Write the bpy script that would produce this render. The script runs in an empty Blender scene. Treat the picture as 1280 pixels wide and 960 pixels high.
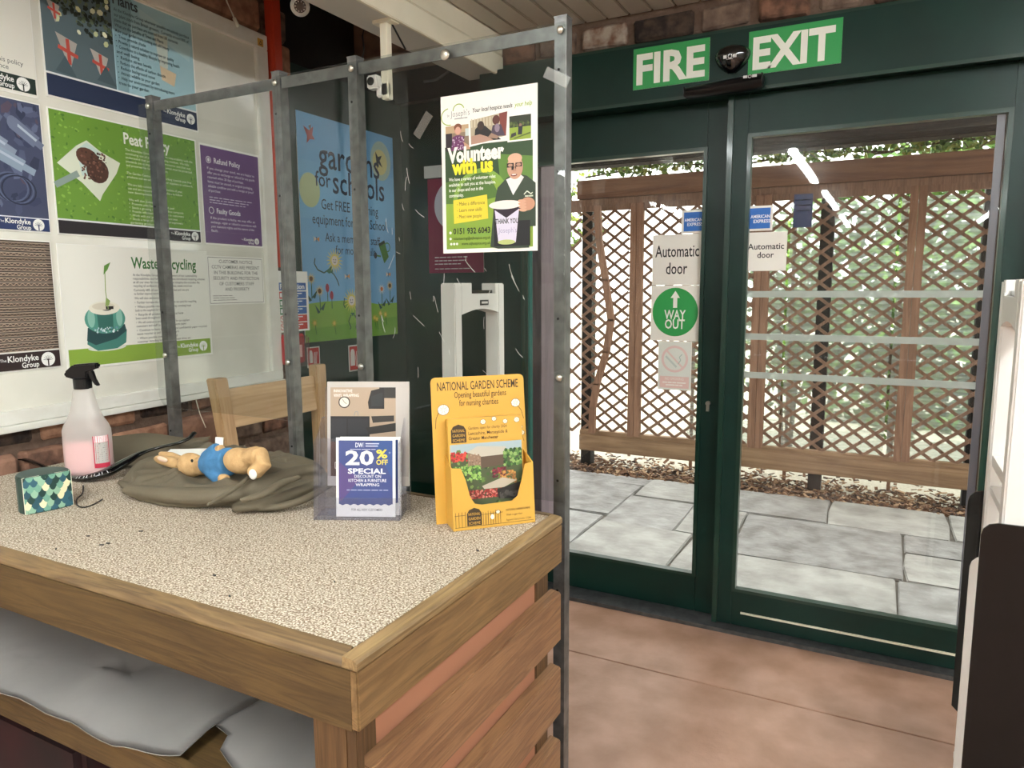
import bpy, bmesh, math, random
from mathutils import Vector, Matrix
random.seed(7)
R=random.random
def ru(a,b): return a+(b-a)*random.random()
C=bpy.context.scene.collection
sc=bpy.context.scene
# ---------------------------------------------------------------- camera
F=898.7; CAM=Vector((0,0,1.5))
AX=Vector((0.88675233,0.46220774,-0.00585795)); UP=Vector((-0.05657499,0.12110006,0.99102676)); FW=Vector((-0.45876964,0.87846388,-0.13353515))
cd=bpy.data.cameras.new('camera'); cam=bpy.data.objects.new('camera',cd); C.objects.link(cam)
cd.sensor_fit='HORIZONTAL'; cd.sensor_width=36; cd.lens=F/1280*36; cd.clip_start=.02; cd.clip_end=300
m=Matrix((AX,UP,-FW)).transposed().to_4x4(); m.translation=CAM; cam.matrix_world=m
sc.camera=cam
# ---------------------------------------------------------------- sky, sun, exposure
w=bpy.data.worlds.new('sky'); sc.world=w; w.use_nodes=True
bg=w.node_tree.nodes['Background']; bg.inputs[0].default_value=(1,.985,.96,1); bg.inputs[1].default_value=2.6
sl=bpy.data.lights.new('sun','SUN'); sl.energy=5.0; sl.angle=.02; sl.color=(1,.95,.87)
so=bpy.data.objects.new('sun',sl); C.objects.link(so); so.rotation_euler=Vector((0.45,1.0,-1.15)).to_track_quat('-Z','Y').to_euler()
TUBE=57.0
sc.view_settings.view_transform='Standard'; sc.view_settings.look='None'; sc.view_settings.gamma=1
sc.view_settings.exposure=0.8
try: sc.view_settings.use_curve_mapping=False
except Exception: pass
try:
    sc.cycles.transparent_max_bounces=24; sc.cycles.max_bounces=10
except Exception: pass
# ---------------------------------------------------------------- measuring helpers (pixels of a 1280x960 view -> points)
def ray(x,y): return FW+(x-640)/F*AX-(y-480)/F*UP
def at(x,y,ax,v):
    d=ray(x,y); return CAM+d*((v-CAM[ax])/d[ax])
def atp(x,y,P,N):
    d=ray(x,y); return CAM+d*((P-CAM).dot(N)/d.dot(N))
# ---------------------------------------------------------------- colour + materials
def lin(h):
    if isinstance(h,str):
        h=h.lstrip('#'); v=[int(h[i:i+2],16)/255 for i in (0,2,4)]
    else: v=list(h)[:3]
    return tuple((c/12.92 if c<=.04045 else ((c+.055)/1.055)**2.4) for c in v)+(1,)
M={}
def nt(name):
    m=bpy.data.materials.new(name); m.use_nodes=True; M[name]=m
    return m,m.node_tree,m.node_tree.nodes['Principled BSDF']
def mat(name,c,rough=.5,metal=0,c2=None,scale=8,amt=1,bump=0,bscale=None,coat=0,stretch=(1,1,1),detail=4,spec=None,emit=0,space='Object'):
    m,t,b=nt(name); L=t.links; N=t.nodes
    b.inputs['Base Color'].default_value=lin(c); b.inputs['Roughness'].default_value=rough; b.inputs['Metallic'].default_value=metal
    if coat: b.inputs['Coat Weight'].default_value=coat; b.inputs['Coat Roughness'].default_value=.08
    if spec is not None: b.inputs['Specular IOR Level'].default_value=spec
    if emit: b.inputs['Emission Color'].default_value=lin(c); b.inputs['Emission Strength'].default_value=emit
    if c2 or bump:
        tc=N.new('ShaderNodeTexCoord'); mp=N.new('ShaderNodeMapping'); mp.inputs['Scale'].default_value=stretch
        L.new(tc.outputs[space],mp.inputs[0])
    if c2:
        n=N.new('ShaderNodeTexNoise'); n.inputs['Scale'].default_value=scale; n.inputs['Detail'].default_value=detail; L.new(mp.outputs[0],n.inputs['Vector'])
        r=N.new('ShaderNodeValToRGB'); r.color_ramp.elements[0].color=lin(c); r.color_ramp.elements[1].color=lin(c2)
        r.color_ramp.elements[0].position=.5-.22/amt; r.color_ramp.elements[1].position=.5+.22/amt
        L.new(n.outputs['Fac'],r.inputs[0]); L.new(r.outputs[0],b.inputs['Base Color'])
    if bump:
        n2=N.new('ShaderNodeTexNoise'); n2.inputs['Scale'].default_value=bscale or scale*3; n2.inputs['Detail'].default_value=5; L.new(mp.outputs[0],n2.inputs['Vector'])
        bp=N.new('ShaderNodeBump'); bp.inputs['Strength'].default_value=bump; bp.inputs['Distance'].default_value=.01
        L.new(n2.outputs['Fac'],bp.inputs['Height']); L.new(bp.outputs[0],b.inputs['Normal'])
    return m
def wood(name,a,b_,axis='x',k=1.0,rough=.5,contrast=1.0):
    """procedural timber: stretched noise bands plus fine grain along one axis"""
    m,t,b=nt(name); L=t.links; N=t.nodes
    st={'x':(.9,14,14),'y':(14,.9,14),'z':(14,14,.9)}[axis]; st=[s*k for s in st]
    tc=N.new('ShaderNodeTexCoord'); oi=N.new('ShaderNodeObjectInfo'); ad=N.new('ShaderNodeVectorMath'); ad.operation='ADD'
    sc_=N.new('ShaderNodeVectorMath'); sc_.operation='SCALE'; sc_.inputs[3].default_value=1
    mul=N.new('ShaderNodeMath'); mul.operation='MULTIPLY'; mul.inputs[1].default_value=37
    L.new(oi.outputs['Random'],mul.inputs[0]); cb=N.new('ShaderNodeCombineXYZ')
    for i in range(3): L.new(mul.outputs[0],cb.inputs[i])
    L.new(tc.outputs['Object'],ad.inputs[0]); L.new(cb.outputs[0],ad.inputs[1])
    mp=N.new('ShaderNodeMapping'); mp.inputs['Scale'].default_value=st; L.new(ad.outputs[0],mp.inputs[0])
    n=N.new('ShaderNodeTexNoise'); n.inputs['Scale'].default_value=1.0; n.inputs['Detail'].default_value=3; n.inputs['Distortion'].default_value=1.2; L.new(mp.outputs[0],n.inputs['Vector'])
    w_=N.new('ShaderNodeMath'); w_.operation='MULTIPLY'; w_.inputs[1].default_value=9
    L.new(n.outputs['Fac'],w_.inputs[0]); fr=N.new('ShaderNodeMath'); fr.operation='PINGPONG'; fr.inputs[1].default_value=1; L.new(w_.outputs[0],fr.inputs[0])
    g=N.new('ShaderNodeTexNoise'); g.inputs['Scale'].default_value=9; g.inputs['Detail'].default_value=5; L.new(mp.outputs[0],g.inputs['Vector'])
    mx=N.new('ShaderNodeMix'); mx.inputs[0].default_value=.55; L.new(fr.outputs[0],mx.inputs[2]); L.new(g.outputs['Fac'],mx.inputs[3])
    bl=N.new('ShaderNodeTexNoise'); bl.inputs['Scale'].default_value=5; L.new(ad.outputs[0],bl.inputs['Vector'])
    mx2=N.new('ShaderNodeMix'); mx2.inputs[0].default_value=.35; L.new(mx.outputs[0],mx2.inputs[2]); L.new(bl.outputs['Fac'],mx2.inputs[3])
    r=N.new('ShaderNodeValToRGB'); r.color_ramp.elements[0].color=lin(a); r.color_ramp.elements[1].color=lin(b_)
    r.color_ramp.elements[0].position=.5-.3/contrast; r.color_ramp.elements[1].position=.5+.25/contrast
    L.new(mx2.outputs[0],r.inputs[0]); L.new(r.outputs[0],b.inputs['Base Color'])
    b.inputs['Roughness'].default_value=rough
    bp=N.new('ShaderNodeBump'); bp.inputs['Strength'].default_value=.25; bp.inputs['Distance'].default_value=.003
    L.new(mx.outputs[0],bp.inputs['Height']); L.new(bp.outputs[0],b.inputs['Normal'])
    return m
def clear(name,tint='#ffffff',f0=.045,haze=0.0,rough=0.02,hazecol='#ffffff'):
    m=bpy.data.materials.new(name); m.use_nodes=True; M[name]=m; t=m.node_tree; N=t.nodes; L=t.links; N.clear()
    o=N.new('ShaderNodeOutputMaterial'); g=N.new('ShaderNodeNewGeometry'); d=N.new('ShaderNodeVectorMath'); d.operation='DOT_PRODUCT'
    L.new(g.outputs['Incoming'],d.inputs[0]); L.new(g.outputs['Normal'],d.inputs[1])
    a=N.new('ShaderNodeMath'); a.operation='ABSOLUTE'; L.new(d.outputs['Value'],a.inputs[0])
    s=N.new('ShaderNodeMath'); s.operation='SUBTRACT'; s.inputs[0].default_value=1; L.new(a.outputs[0],s.inputs[1])
    p=N.new('ShaderNodeMath'); p.operation='POWER'; p.inputs[1].default_value=5; L.new(s.outputs[0],p.inputs[0])
    q=N.new('ShaderNodeMath'); q.operation='MULTIPLY_ADD'; q.inputs[1].default_value=1-f0; q.inputs[2].default_value=f0; L.new(p.outputs[0],q.inputs[0])
    tr=N.new('ShaderNodeBsdfTransparent'); tr.inputs[0].default_value=lin(tint); gl=N.new('ShaderNodeBsdfGlossy'); gl.inputs['Roughness'].default_value=rough
    mx=N.new('ShaderNodeMixShader'); L.new(q.outputs[0],mx.inputs[0]); L.new(tr.outputs[0],mx.inputs[1]); L.new(gl.outputs[0],mx.inputs[2])
    out=mx
    if haze:
        df=N.new('ShaderNodeBsdfDiffuse'); df.inputs[0].default_value=lin(hazecol); tl=N.new('ShaderNodeBsdfTranslucent'); tl.inputs[0].default_value=lin(hazecol)
        m1=N.new('ShaderNodeMixShader'); m1.inputs[0].default_value=.5; L.new(df.outputs[0],m1.inputs[1]); L.new(tl.outputs[0],m1.inputs[2])
        m2=N.new('ShaderNodeMixShader'); m2.inputs[0].default_value=haze; L.new(mx.outputs[0],m2.inputs[1]); L.new(m1.outputs[0],m2.inputs[2]); out=m2
    L.new(out.outputs[0],o.inputs[0]); return m
def ink(name,rough=.45,coat=0):
    m,t,b=nt(name); a=t.nodes.new('ShaderNodeAttribute'); a.attribute_name='ink'
    t.links.new(a.outputs['Color'],b.inputs['Base Color']); b.inputs['Roughness'].default_value=rough
    if coat: b.inputs['Coat Weight'].default_value=coat; b.inputs['Coat Roughness'].default_value=.1
    return m
ink('print_ink',.5); ink('print_gloss',.35,.35)
mat('white_frame','#efeee6',.35,c2='#e6e4da',scale=20)
mat('board_face','#e9e7dc',.18,c2='#dfddd0',scale=6,coat=.4)
mat('paper','#f2f1ea',.55); mat('card','#efece4',.6)
mat('green_paint','#11312a',.36,spec=.3,c2='#0d2721',scale=5,bump=.05,bscale=60)
mat('green_dark','#163a2e',.3,c2='#102c23',scale=4,coat=.2)
mat('galvanised','#858584',.42,metal=.7,c2='#666665',scale=30,amt=1.2,bump=.05,bscale=90)
mat('galvanised_dark','#6a6b6c',.5,metal=.7,c2='#515253',scale=30)
mat('bolt','#c9c6bb',.3,metal=.9); mat('hole','#0a0a0a',.9)
mat('cream_paint','#ece6d2',.45,c2='#e2dbc4',scale=6)
mat('soffit_shade','#c9c7bf',.6); mat('ceiling_board','#c5c2b8',.5,c2='#bab6ab',scale=3)
mat('ceiling_plain','#cfccc2',.7)
mat('red_pipe','#d3482c',.4); mat('mortar','#7a6557',.95,c2='#665245',scale=30,bump=.8,bscale=60)
mat('stone_a','#a17a64',.95,c2='#785748',scale=14,amt=1.4,bump=1,bscale=30)
mat('stone_b','#8d6753',.95,c2='#523c32',scale=18,amt=1.5,bump=1,bscale=30)
mat('stone_c','#b98c70',.95,c2='#8f6650',scale=20,amt=1.5,bump=1,bscale=30)
mat('stone_d','#55443a',.95,c2='#2a2320',scale=22,amt=1.6,bump=1,bscale=30)
mat('stone_f','#8a7566',.95,c2='#5c4a40',scale=16,amt=1.5,bump=1,bscale=30)
mat('stone_e','#b3a698',.9,c2='#7c5a48',scale=18,amt=1.7,bump=1,bscale=40)
mat('floor_tile','#b08c78',.33,c2='#99755f',scale=6,amt=1.5,bump=.12,bscale=50)
mat('floor_joint','#3b2c24',.9)
mat('black_plastic','#0d0d0f',.28); mat('black_gloss','#08080a',.12,coat=.5); mat('black_rubber','#111111',.6)
mat('white_plastic','#ece9e4',.3,c2='#e4e0da',scale=6); mat('beige_plastic','#ded7c4',.4)
mat('slab','#a09f9e',.5,c2='#7b7976',scale=7,amt=1.3,bump=.9,bscale=26)
mat('slab_b','#989796',.5,c2='#6f6d6b',scale=8,amt=1.4,bump=.9,bscale=30)
mat('slab_c','#aaa9a5',.5,c2='#868480',scale=6,amt=1.3,bump=.8,bscale=22)
mat('joint_sand','#6f6a62',.95,c2='#55504a',scale=30,bump=.5)
mat('ground_soil','#5c4b3c',.95,c2='#3a2f27',scale=20,bump=.6)
mat('grit','#cfc9ba',.95,c2='#b2ab9a',scale=40,bump=.4)
mat('chip_a','#6e4f39',.9); mat('chip_b','#a98a6c',.9); mat('chip_c','#3e2c22',.9)
wood('lattice_wood','#72584a','#a3826c','z',1.2,.8); wood('lattice_post','#7b5947','#ac856c','z',.9,.75)
wood('rail_wood','#7d6047','#b89877','x',.5,.75); wood('beam_wood','#6d4d3c','#9d775e','x',.5,.8)
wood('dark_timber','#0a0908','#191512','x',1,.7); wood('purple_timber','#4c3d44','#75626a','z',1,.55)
wood('counter_wood_x','#3d2d1b','#66502f','x',2.2,.5); wood('counter_wood_y','#5e472d','#8e7049','y',2.2,.5); wood('counter_wood_z','#412e1b','#694d30','z',2.2,.55)
wood('slat_wood','#664732','#9b7552','y',2.0,.4); wood('lip_wood_x','#4d3b28','#846b48','x',2.0,.5); wood('lip_wood_y','#655034','#9f845c','y',2.0,.5)
wood('oak','#b08a60','#d3b086','y',.8,.45); wood('oak_z','#a68058','#c8a47a','z',.8,.45)
mat('salmon_panel','#a9765b',.6,c2='#a06d53',scale=2)
mat('grey_sheet','#9d9b98',.4,c2='#8a8886',scale=2.5,bump=.25,bscale=6)
mat('coat_cloth','#6f6653',.8,c2='#615847',scale=6,bump=.15,bscale=300)
mat('toy_tan','#d3ae7c',.95,c2='#c19a68',scale=60,bump=.3,bscale=300); mat('toy_pale','#e3c4ac',.95); mat('toy_blue','#4d86b5',.95,c2='#3f739f',scale=60,bump=.3,bscale=300)
mat('yellow_card','#d2a345',.5,c2='#cd9d3f',scale=4)
mat('tin_green','#2c4540',.4); mat('leaf_a','#4f7a2a',.6,c2='#7fa544',scale=9); mat('leaf_b','#35561f',.6,c2='#5c8433',scale=9); mat('leaf_c','#8a9a3c',.6)
mat('stem','#4a3a28',.8)
mat('bag_dark','#1c1214',.7,c2='#3a1418',scale=5); mat('rope','#a08a68',.85)
mat('red_plastic','#b2242c',.25); mat('pink_label','#e7d3e0',.5)
mat('outer_wall','#8f7563',.9,c2='#6f5848',scale=10)
mat('room_wall','#b9b4a6',.8); mat('tube_body','#e9e9e6',.4)
m_,t_,b_=nt('tube_light'); b_.inputs['Base Color'].default_value=(0,0,0,1); b_.inputs['Emission Color'].default_value=(.95,1,1,1); b_.inputs['Emission Strength'].default_value=TUBE
clear('door_glass','#fbfdfb',.03,haze=.004); clear('plexi','#f4f6f5',.02,haze=.006,rough=.02,hazecol='#dfe4e2'); clear('acrylic','#f4f4f8',.05,haze=.03,rough=.03,hazecol='#e8e8f4')
clear('frost_tape','#d8dcd8',.05,haze=.45,rough=.4,hazecol='#cfd4d0'); clear('edge_strip','#b9b9be',.1,haze=.3,rough=.3,hazecol='#8f8f98')
clear('corrugated','#dfe8e6',.10,haze=.34,rough=.2,hazecol='#d5dddc'); clear('glass_edge','#5fa39b',.1,haze=.5,rough=.2,hazecol='#4f9a92')
clear('bottle_milky','#ffffff',.04,haze=.5,rough=.25,hazecol='#f2eeea'); clear('clear_cover','#fbe9ea',.06,haze=.05)
mat('bottle_liquid','#eab3b4',.3)
# carpet: speckled loop pile
m,t,b=nt('carpet'); N=t.nodes; L=t.links
tc=N.new('ShaderNodeTexCoord'); v=N.new('ShaderNodeTexVoronoi'); v.inputs['Scale'].default_value=230; L.new(tc.outputs['Object'],v.inputs['Vector'])
rp=N.new('ShaderNodeValToRGB'); e=rp.color_ramp.elements; e[0].color=lin('#f0e6d2'); e[1].color=lin('#7d6a55'); e[0].position=.1; e[1].position=.85
nn=N.new('ShaderNodeTexNoise'); nn.inputs['Scale'].default_value=280; nn.inputs['Detail'].default_value=2; L.new(tc.outputs['Object'],nn.inputs['Vector'])
sub=N.new('ShaderNodeMath'); sub.operation='MULTIPLY_ADD'; sub.inputs[1].default_value=1.9; sub.inputs[2].default_value=-.72; L.new(nn.outputs['Fac'],sub.inputs[0])
ad=N.new('ShaderNodeMath'); ad.operation='MULTIPLY_ADD'; ad.inputs[1].default_value=.75; L.new(v.outputs['Distance'],ad.inputs[0]); L.new(sub.outputs[0],ad.inputs[2])
L.new(ad.outputs[0],rp.inputs[0]); L.new(rp.outputs[0],b.inputs['Base Color']); b.inputs['Roughness'].default_value=.95
bp=N.new('ShaderNodeBump'); bp.inputs['Strength'].default_value=.6; bp.inputs['Distance'].default_value=.003; bp.invert=True; L.new(v.outputs['Distance'],bp.inputs['Height']); L.new(bp.outputs[0],b.inputs['Normal'])
# ---------------------------------------------------------------- mesh builder
class MB:
    def __init__(s): s.v=[]; s.f=[]; s.m=[]; s.mats=[]; s.cur=0
    def use(s,name):
        if name not in s.mats: s.mats.append(name)
        s.cur=s.mats.index(name); return s
    def add(s,vs,fs):
        o=len(s.v); s.v+=[tuple(p) for p in vs]
        for f in fs: s.f.append(tuple(i+o for i in f)); s.m.append(s.cur)
        return s
    def hexa(s,p): return s.add(p,[(0,3,2,1),(4,5,6,7),(0,1,5,4),(1,2,6,5),(2,3,7,6),(3,0,4,7)])
    def box(s,x0,x1,y0,y1,z0,z1):
        return s.hexa([(x0,y0,z0),(x1,y0,z0),(x1,y1,z0),(x0,y1,z0),(x0,y0,z1),(x1,y0,z1),(x1,y1,z1),(x0,y1,z1)])
    def obox(s,c,a,b_,d):
        c,a,b_,d=map(Vector,(c,a,b_,d)); return s.hexa([c-a-b_-d,c+a-b_-d,c+a+b_-d,c-a+b_-d,c-a-b_+d,c+a-b_+d,c+a+b_+d,c-a+b_+d])
    def prism(s,pts,vec):
        vec=Vector(vec); n=len(pts); P=[Vector(p) for p in pts]; a=P+[p+vec for p in P]
        return s.add(a,[tuple(range(n))[::-1],tuple(range(n,2*n))]+[(i,(i+1)%n,(i+1)%n+n,i+n) for i in range(n)])
    def tube(s,pts,r,n=8,ell=1.0,up=(0,0,1)):
        P=[Vector(p) for p in pts]; rr=r if isinstance(r,(list,tuple)) else [r]*len(P); vs=[];k=len(P)
        for i,p in enumerate(P):
            t=(P[min(i+1,k-1)]-P[max(i-1,0)]).normalized(); u=Vector(up)
            if abs(t.dot(u))>.95: u=Vector((1,0,0))
            a=t.cross(u).normalized(); b_=a.cross(t)
            for j in range(n):
                th=2*math.pi*j/n; vs.append(p+a*math.cos(th)*rr[i]+b_*math.sin(th)*rr[i]*ell)
        fs=[(i*n+j,i*n+(j+1)%n,(i+1)*n+(j+1)%n,(i+1)*n+j) for i in range(k-1) for j in range(n)]
        fs+=[tuple(range(n))[::-1],tuple((k-1)*n+j for j in range(n))]
        return s.add(vs,fs)
    def lathe(s,prof,c,n=24,sx=1,sy=1,ang=0,power=2):
        vs=[];k=len(prof); ca,sa=math.cos(ang),math.sin(ang)
        for r,z in prof:
            for j in range(n):
                th=2*math.pi*j/n; x=math.copysign(abs(math.cos(th))**(2/power),math.cos(th))*r*sx; y=math.copysign(abs(math.sin(th))**(2/power),math.sin(th))*r*sy
                vs.append((c[0]+x*ca-y*sa,c[1]+x*sa+y*ca,c[2]+z))
        fs=[(i*n+j,i*n+(j+1)%n,(i+1)*n+(j+1)%n,(i+1)*n+j) for i in range(k-1) for j in range(n)]
        fs+=[tuple(range(n))[::-1],tuple((k-1)*n+j for j in range(n))]
        return s.add(vs,fs)
    def ell(s,c,r,rot=None,n=16,k=10):
        vs=[]; c=Vector(c)
        for i in range(k+1):
            ph=math.pi*i/k
            for j in range(n):
                th=2*math.pi*j/n; p=Vector((r[0]*math.sin(ph)*math.cos(th),r[1]*math.sin(ph)*math.sin(th),r[2]*math.cos(ph)))
                if rot: p=rot@p
                vs.append(c+p)
        fs=[(i*n+j,(i+1)*n+j,(i+1)*n+(j+1)%n,i*n+(j+1)%n) for i in range(k) for j in range(n)]
        return s.add(vs,fs)
    def grid(s,fn,nu,nv):
        vs=[fn(i/nu,j/nv) for j in range(nv+1) for i in range(nu+1)]
        return s.add(vs,[(j*(nu+1)+i,j*(nu+1)+i+1,(j+1)*(nu+1)+i+1,(j+1)*(nu+1)+i) for j in range(nv) for i in range(nu)])
    def mesh(s,name,org=(0,0,0),bevel=0,smooth=False,weld=0):
        me=bpy.data.meshes.new(name); o=Vector(org); me.from_pydata([Vector(p)-o for p in s.v],[],s.f)
        for n in s.mats: me.materials.append(M[n])
        me.polygons.foreach_set('material_index',s.m)
        if bevel or weld:
            bm=bmesh.new(); bm.from_mesh(me)
            if weld: bmesh.ops.remove_doubles(bm,verts=bm.verts,dist=weld)
            if bevel: bmesh.ops.bevel(bm,geom=[e for e in bm.edges if len(e.link_faces)==2 and e.calc_face_angle(0)>.5],offset=bevel,segments=2,affect='EDGES',clamp_overlap=True)
            bm.to_mesh(me); bm.free()
        if smooth: me.shade_smooth() if smooth is True else me.shade_smooth()
        me.update(); return me
def props(o,label,cat=None,group=None,kind=None):
    if label: o['label']=label
    if cat: o['category']=cat
    if group: o['group']=group
    if kind: o['kind']=kind
def thing(name,loc,label,cat,group=None):
    o=bpy.data.objects.new(name,None); C.objects.link(o); o.location=loc; o.empty_display_size=.05; props(o,label,cat,group); return o
def wloc(o):
    p=Vector((0,0,0))
    while o is not None: p+=Vector(o.location); o=o.parent
    return p
def build(mb,name,mt=None,parent=None,bevel=0,smooth=False,label=None,kind=None,weld=0):
    if mt and not mb.mats: mb.mats=[mt]
    elif mt: mb.mats[0:0]=[]
    org=wloc(parent) if parent else Vector((0,0,0))
    me=mb.mesh(name,org,bevel,smooth,weld); o=bpy.data.objects.new(name,me); C.objects.link(o)
    if parent: o.parent=parent
    props(o,label,kind=kind); return o
def center(mb):
    xs=[p[0] for p in mb.v]; ys=[p[1] for p in mb.v]; zs=[p[2] for p in mb.v]
    return Vector(((min(xs)+max(xs))/2,(min(ys)+max(ys))/2,min(zs)))
def single(mb,name,mt,label,cat,group=None,bevel=0,smooth=False,kind=None):
    if mt and not mb.mats: mb.mats=[mt]
    c=center(mb); o=bpy.data.objects.new(name,mb.mesh(name,c,bevel,smooth)); C.objects.link(o); o.location=c; props(o,label,cat,group,kind); return o
def struct(mb,name,mt,bevel=0,parent=None,label=None):
    o=build(mb,name,mt,parent,bevel); o['kind']='structure'
    if label: o['label']=label
    return o
def B(*a): return MB().box(*a)
# ---------------------------------------------------------------- flat print
_cache={}
def glyphs(txt,bold,shear):
    k=(txt,bold,shear)
    if k in _cache: return _cache[k]
    cu=bpy.data.curves.new('t','FONT'); cu.body=txt; cu.size=1; cu.resolution_u=2; cu.offset=bold; cu.shear=shear
    ob=bpy.data.objects.new('t',cu); me=ob.to_mesh()
    vs=[(v.co.x,v.co.y) for v in me.vertices]; fs=[tuple(p.vertices) for p in me.polygons]
    ob.to_mesh_clear(); bpy.data.objects.remove(ob); bpy.data.curves.remove(cu)
    _cache[k]=(vs,fs); return vs,fs
class Print:
    """flat artwork on a surface: width = 1000 units, y runs down from the top"""
    def __init__(s,TL,TR,BL,lift=.0006,mp=None,step=2.5e-5):
        s.TL,s.U,s.V=Vector(TL),Vector(TR)-Vector(TL),Vector(BL)-Vector(TL); s.N=s.V.cross(s.U).normalized(); s.W=s.U.length
        s.H=1000*s.V.length/s.W; s.d=lift; s.mp=mp; s.st=step; s.v=[]; s.f=[]; s.c=[]
    def P(s,x,y):
        if s.mp: return s.mp(x/1000,y/s.H,s.d)
        return s.TL+s.U*(x/1000)+s.V*(y/s.H)+s.N*s.d
    def poly(s,pts,col,up=True):
        if up: s.d+=s.st
        o=len(s.v); s.v+=[s.P(*p) for p in pts]; s.f.append(tuple(range(o,o+len(pts)))); s.c.append(lin(col)); return s
    def rect(s,x0,y0,x1,y1,col,up=True): return s.poly([(x0,y1),(x1,y1),(x1,y0),(x0,y0)],col,up)
    def ell(s,cx,cy,rx,ry,col,n=20,rot=0,up=True):
        c_,s_=math.cos(rot),math.sin(rot)
        return s.poly([(cx+rx*math.cos(a)*c_-ry*math.sin(a)*s_,cy+rx*math.cos(a)*s_+ry*math.sin(a)*c_) for a in [-2*math.pi*i/n for i in range(n)]],col,up)
    def ring(s,cx,cy,r,w,col,n=24,ry=None):
        s.d+=s.st; ry=ry or r
        for i in range(n):
            a,b_=[2*math.pi*k/n for k in (i,i+1)]
            s.poly([(cx+r*math.cos(b_),cy+ry*math.sin(b_)),(cx+r*math.cos(a),cy+ry*math.sin(a)),(cx+(r-w)*math.cos(a),cy+(ry-w)*math.sin(a)),(cx+(r-w)*math.cos(b_),cy+(ry-w)*math.sin(b_))],col,False)
    def line(s,pts,w,col,up=True):
        if up: s.d+=s.st
        for a,b_ in zip(pts,pts[1:]):
            dx,dy=b_[0]-a[0],b_[1]-a[1]; l=math.hypot(dx,dy) or 1; nx,ny=-dy/l*w/2,dx/l*w/2
            s.poly([(a[0]+nx,a[1]+ny),(b_[0]+nx,b_[1]+ny),(b_[0]-nx,b_[1]-ny),(a[0]-nx,a[1]-ny)],col,False)
    def frame(s,x0,y0,x1,y1,w,col): s.line([(x0,y0),(x1,y0),(x1,y1),(x0,y1),(x0,y0)],w,col)
    def blobs(s,n,x0,y0,x1,y1,r0,r1,cols,ar=1.0,k=5,inside=None,rot=None):
        for i in range(n):
            x,y=ru(x0,x1),ru(y0,y1)
            if inside and not inside(x,y): continue
            r=ru(r0,r1); s.d+=s.st*.1; s.ell(min(max(x,x0+r),x1-r) if x1-x0>2*r else x,min(max(y,y0+r),y1-r) if y1-y0>2*r else y,r,r*ar,random.choice(cols),k,ru(0,3) if rot is None else rot,False)
    def text(s,t,x,y,size,col,align='l',bold=0.0,fit=None,shear=0,rot=0,up=True,sy=None):
        if up: s.d+=s.st
        vs,fs=glyphs(t,bold,shear)
        if not vs: return s
        x0=min(p[0] for p in vs); x1=max(p[0] for p in vs); w_=x1-x0; sx=size
        if fit: sx=fit/w_
        off={'l':0,'c':-w_*sx/2,'r':-w_*sx}[align]; sy=sy or size; c_,s_=math.cos(rot),math.sin(rot); o=len(s.v)
        for a,b_ in vs:
            X=(a-x0)*sx+off; Y=-b_*sy; s.v.append(s.P(x+X*c_-Y*s_,y+X*s_+Y*c_))
        for f in fs: s.f.append(tuple(i+o for i in f)); s.c.append(lin(col))
        return s
    def lines(s,rows,x,y,size,lead,col,align='l',bold=0,fits=None):
        for i,t in enumerate(rows):
            if t: s.text(t,x,y+i*lead,size,col,align,bold,fits[i] if fits else None,up=(i==0))
    def words(s,x,y,w,h,col,n=6):
        """a row of writing too small to read: word-length dashes"""
        ws=[ru(.5,1.6) for _ in range(n)]; gap=w*.025; tot=sum(ws); u=(w-gap*(n-1))/tot; X=x
        for k in ws: s.rect(X,y,X+k*u,y+h,col,False); X+=k*u+gap
    def done(s,name,parent,mt='print_ink',label=None):
        org=wloc(parent); me=bpy.data.meshes.new(name); me.from_pydata([p-org for p in s.v],[],s.f); me.materials.append(M[mt])
        a=me.color_attributes.new('ink','FLOAT_COLOR','CORNER'); data=[]
        for p,c in zip(me.polygons,s.c): data+=list(c)*p.loop_total
        a.data.foreach_set('color',data)
        o=bpy.data.objects.new(name,me); C.objects.link(o); o.parent=parent; props(o,label); return o
def sheet(name,TL,TR,BL,thick,mt,label,cat,group=None,lift=0):
    """a flat board or paper with real thickness; returns (thing, Print)"""
    TL,TR,BL=map(Vector,(TL,TR,BL)); N=(BL-TL).cross(TR-TL).normalized(); BR=TR+BL-TL
    root=thing(name,(BL+BR)/2+N*lift,label,cat,group)
    mb=MB().prism([p+N*lift for p in (TL,BL,BR,TR)],N*thick); build(mb,'backing_sheet',mt,root)
    return root,Print(TL+N*lift,TR+N*lift,BL+N*lift,lift=thick+.0003)

# ================================================================ THE SETTING
# board wall frame: s along the wall, z up, d out of the wall towards the room
WN=Vector((.99762,.06898,0)); WS=Vector((-.06898,.99762,0))
def wp(s,z,d=0): return WN*(-2.4+d)+WS*s+Vector((0,0,z))
def wbox(mb,s0,s1,z0,z1,d0,d1):
    return mb.hexa([wp(s0,z0,d1),wp(s1,z0,d1),wp(s1,z0,d0),wp(s0,z0,d0),wp(s0,z1,d1),wp(s1,z1,d1),wp(s1,z1,d0),wp(s0,z1,d0)])
# floor
fl=struct(B(-5.2,4.6,-10.2,3.2,-.12,-.012),'floor','floor_joint')
ys=[2.605,3.10]; 
def fslab(x0,x1,y0,y1): build(B(x0,x1,y0,y1,-.02,0),'floor_slab','floor_tile',fl,bevel=.0015)
xs=[-5.1,-3.2,-1.352,.5,2.4,4.5]
for a,b_ in zip(xs,xs[1:]):
    fslab(a+.002,b_-.002,2.608,3.15 if a>-1.8 else 3.15)
    for y0,y1 in ((.75,2.602),(-1.1,.745),(-3,-1.105),(-5,-3.005),(-7.5,-5.005),(-10,-7.505)): fslab(a+.002,b_-.002,y0,y1)
struct(B(-2.72,-1.7,3.15,3.8,-.1,0),'trim_1','floor_tile')
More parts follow.
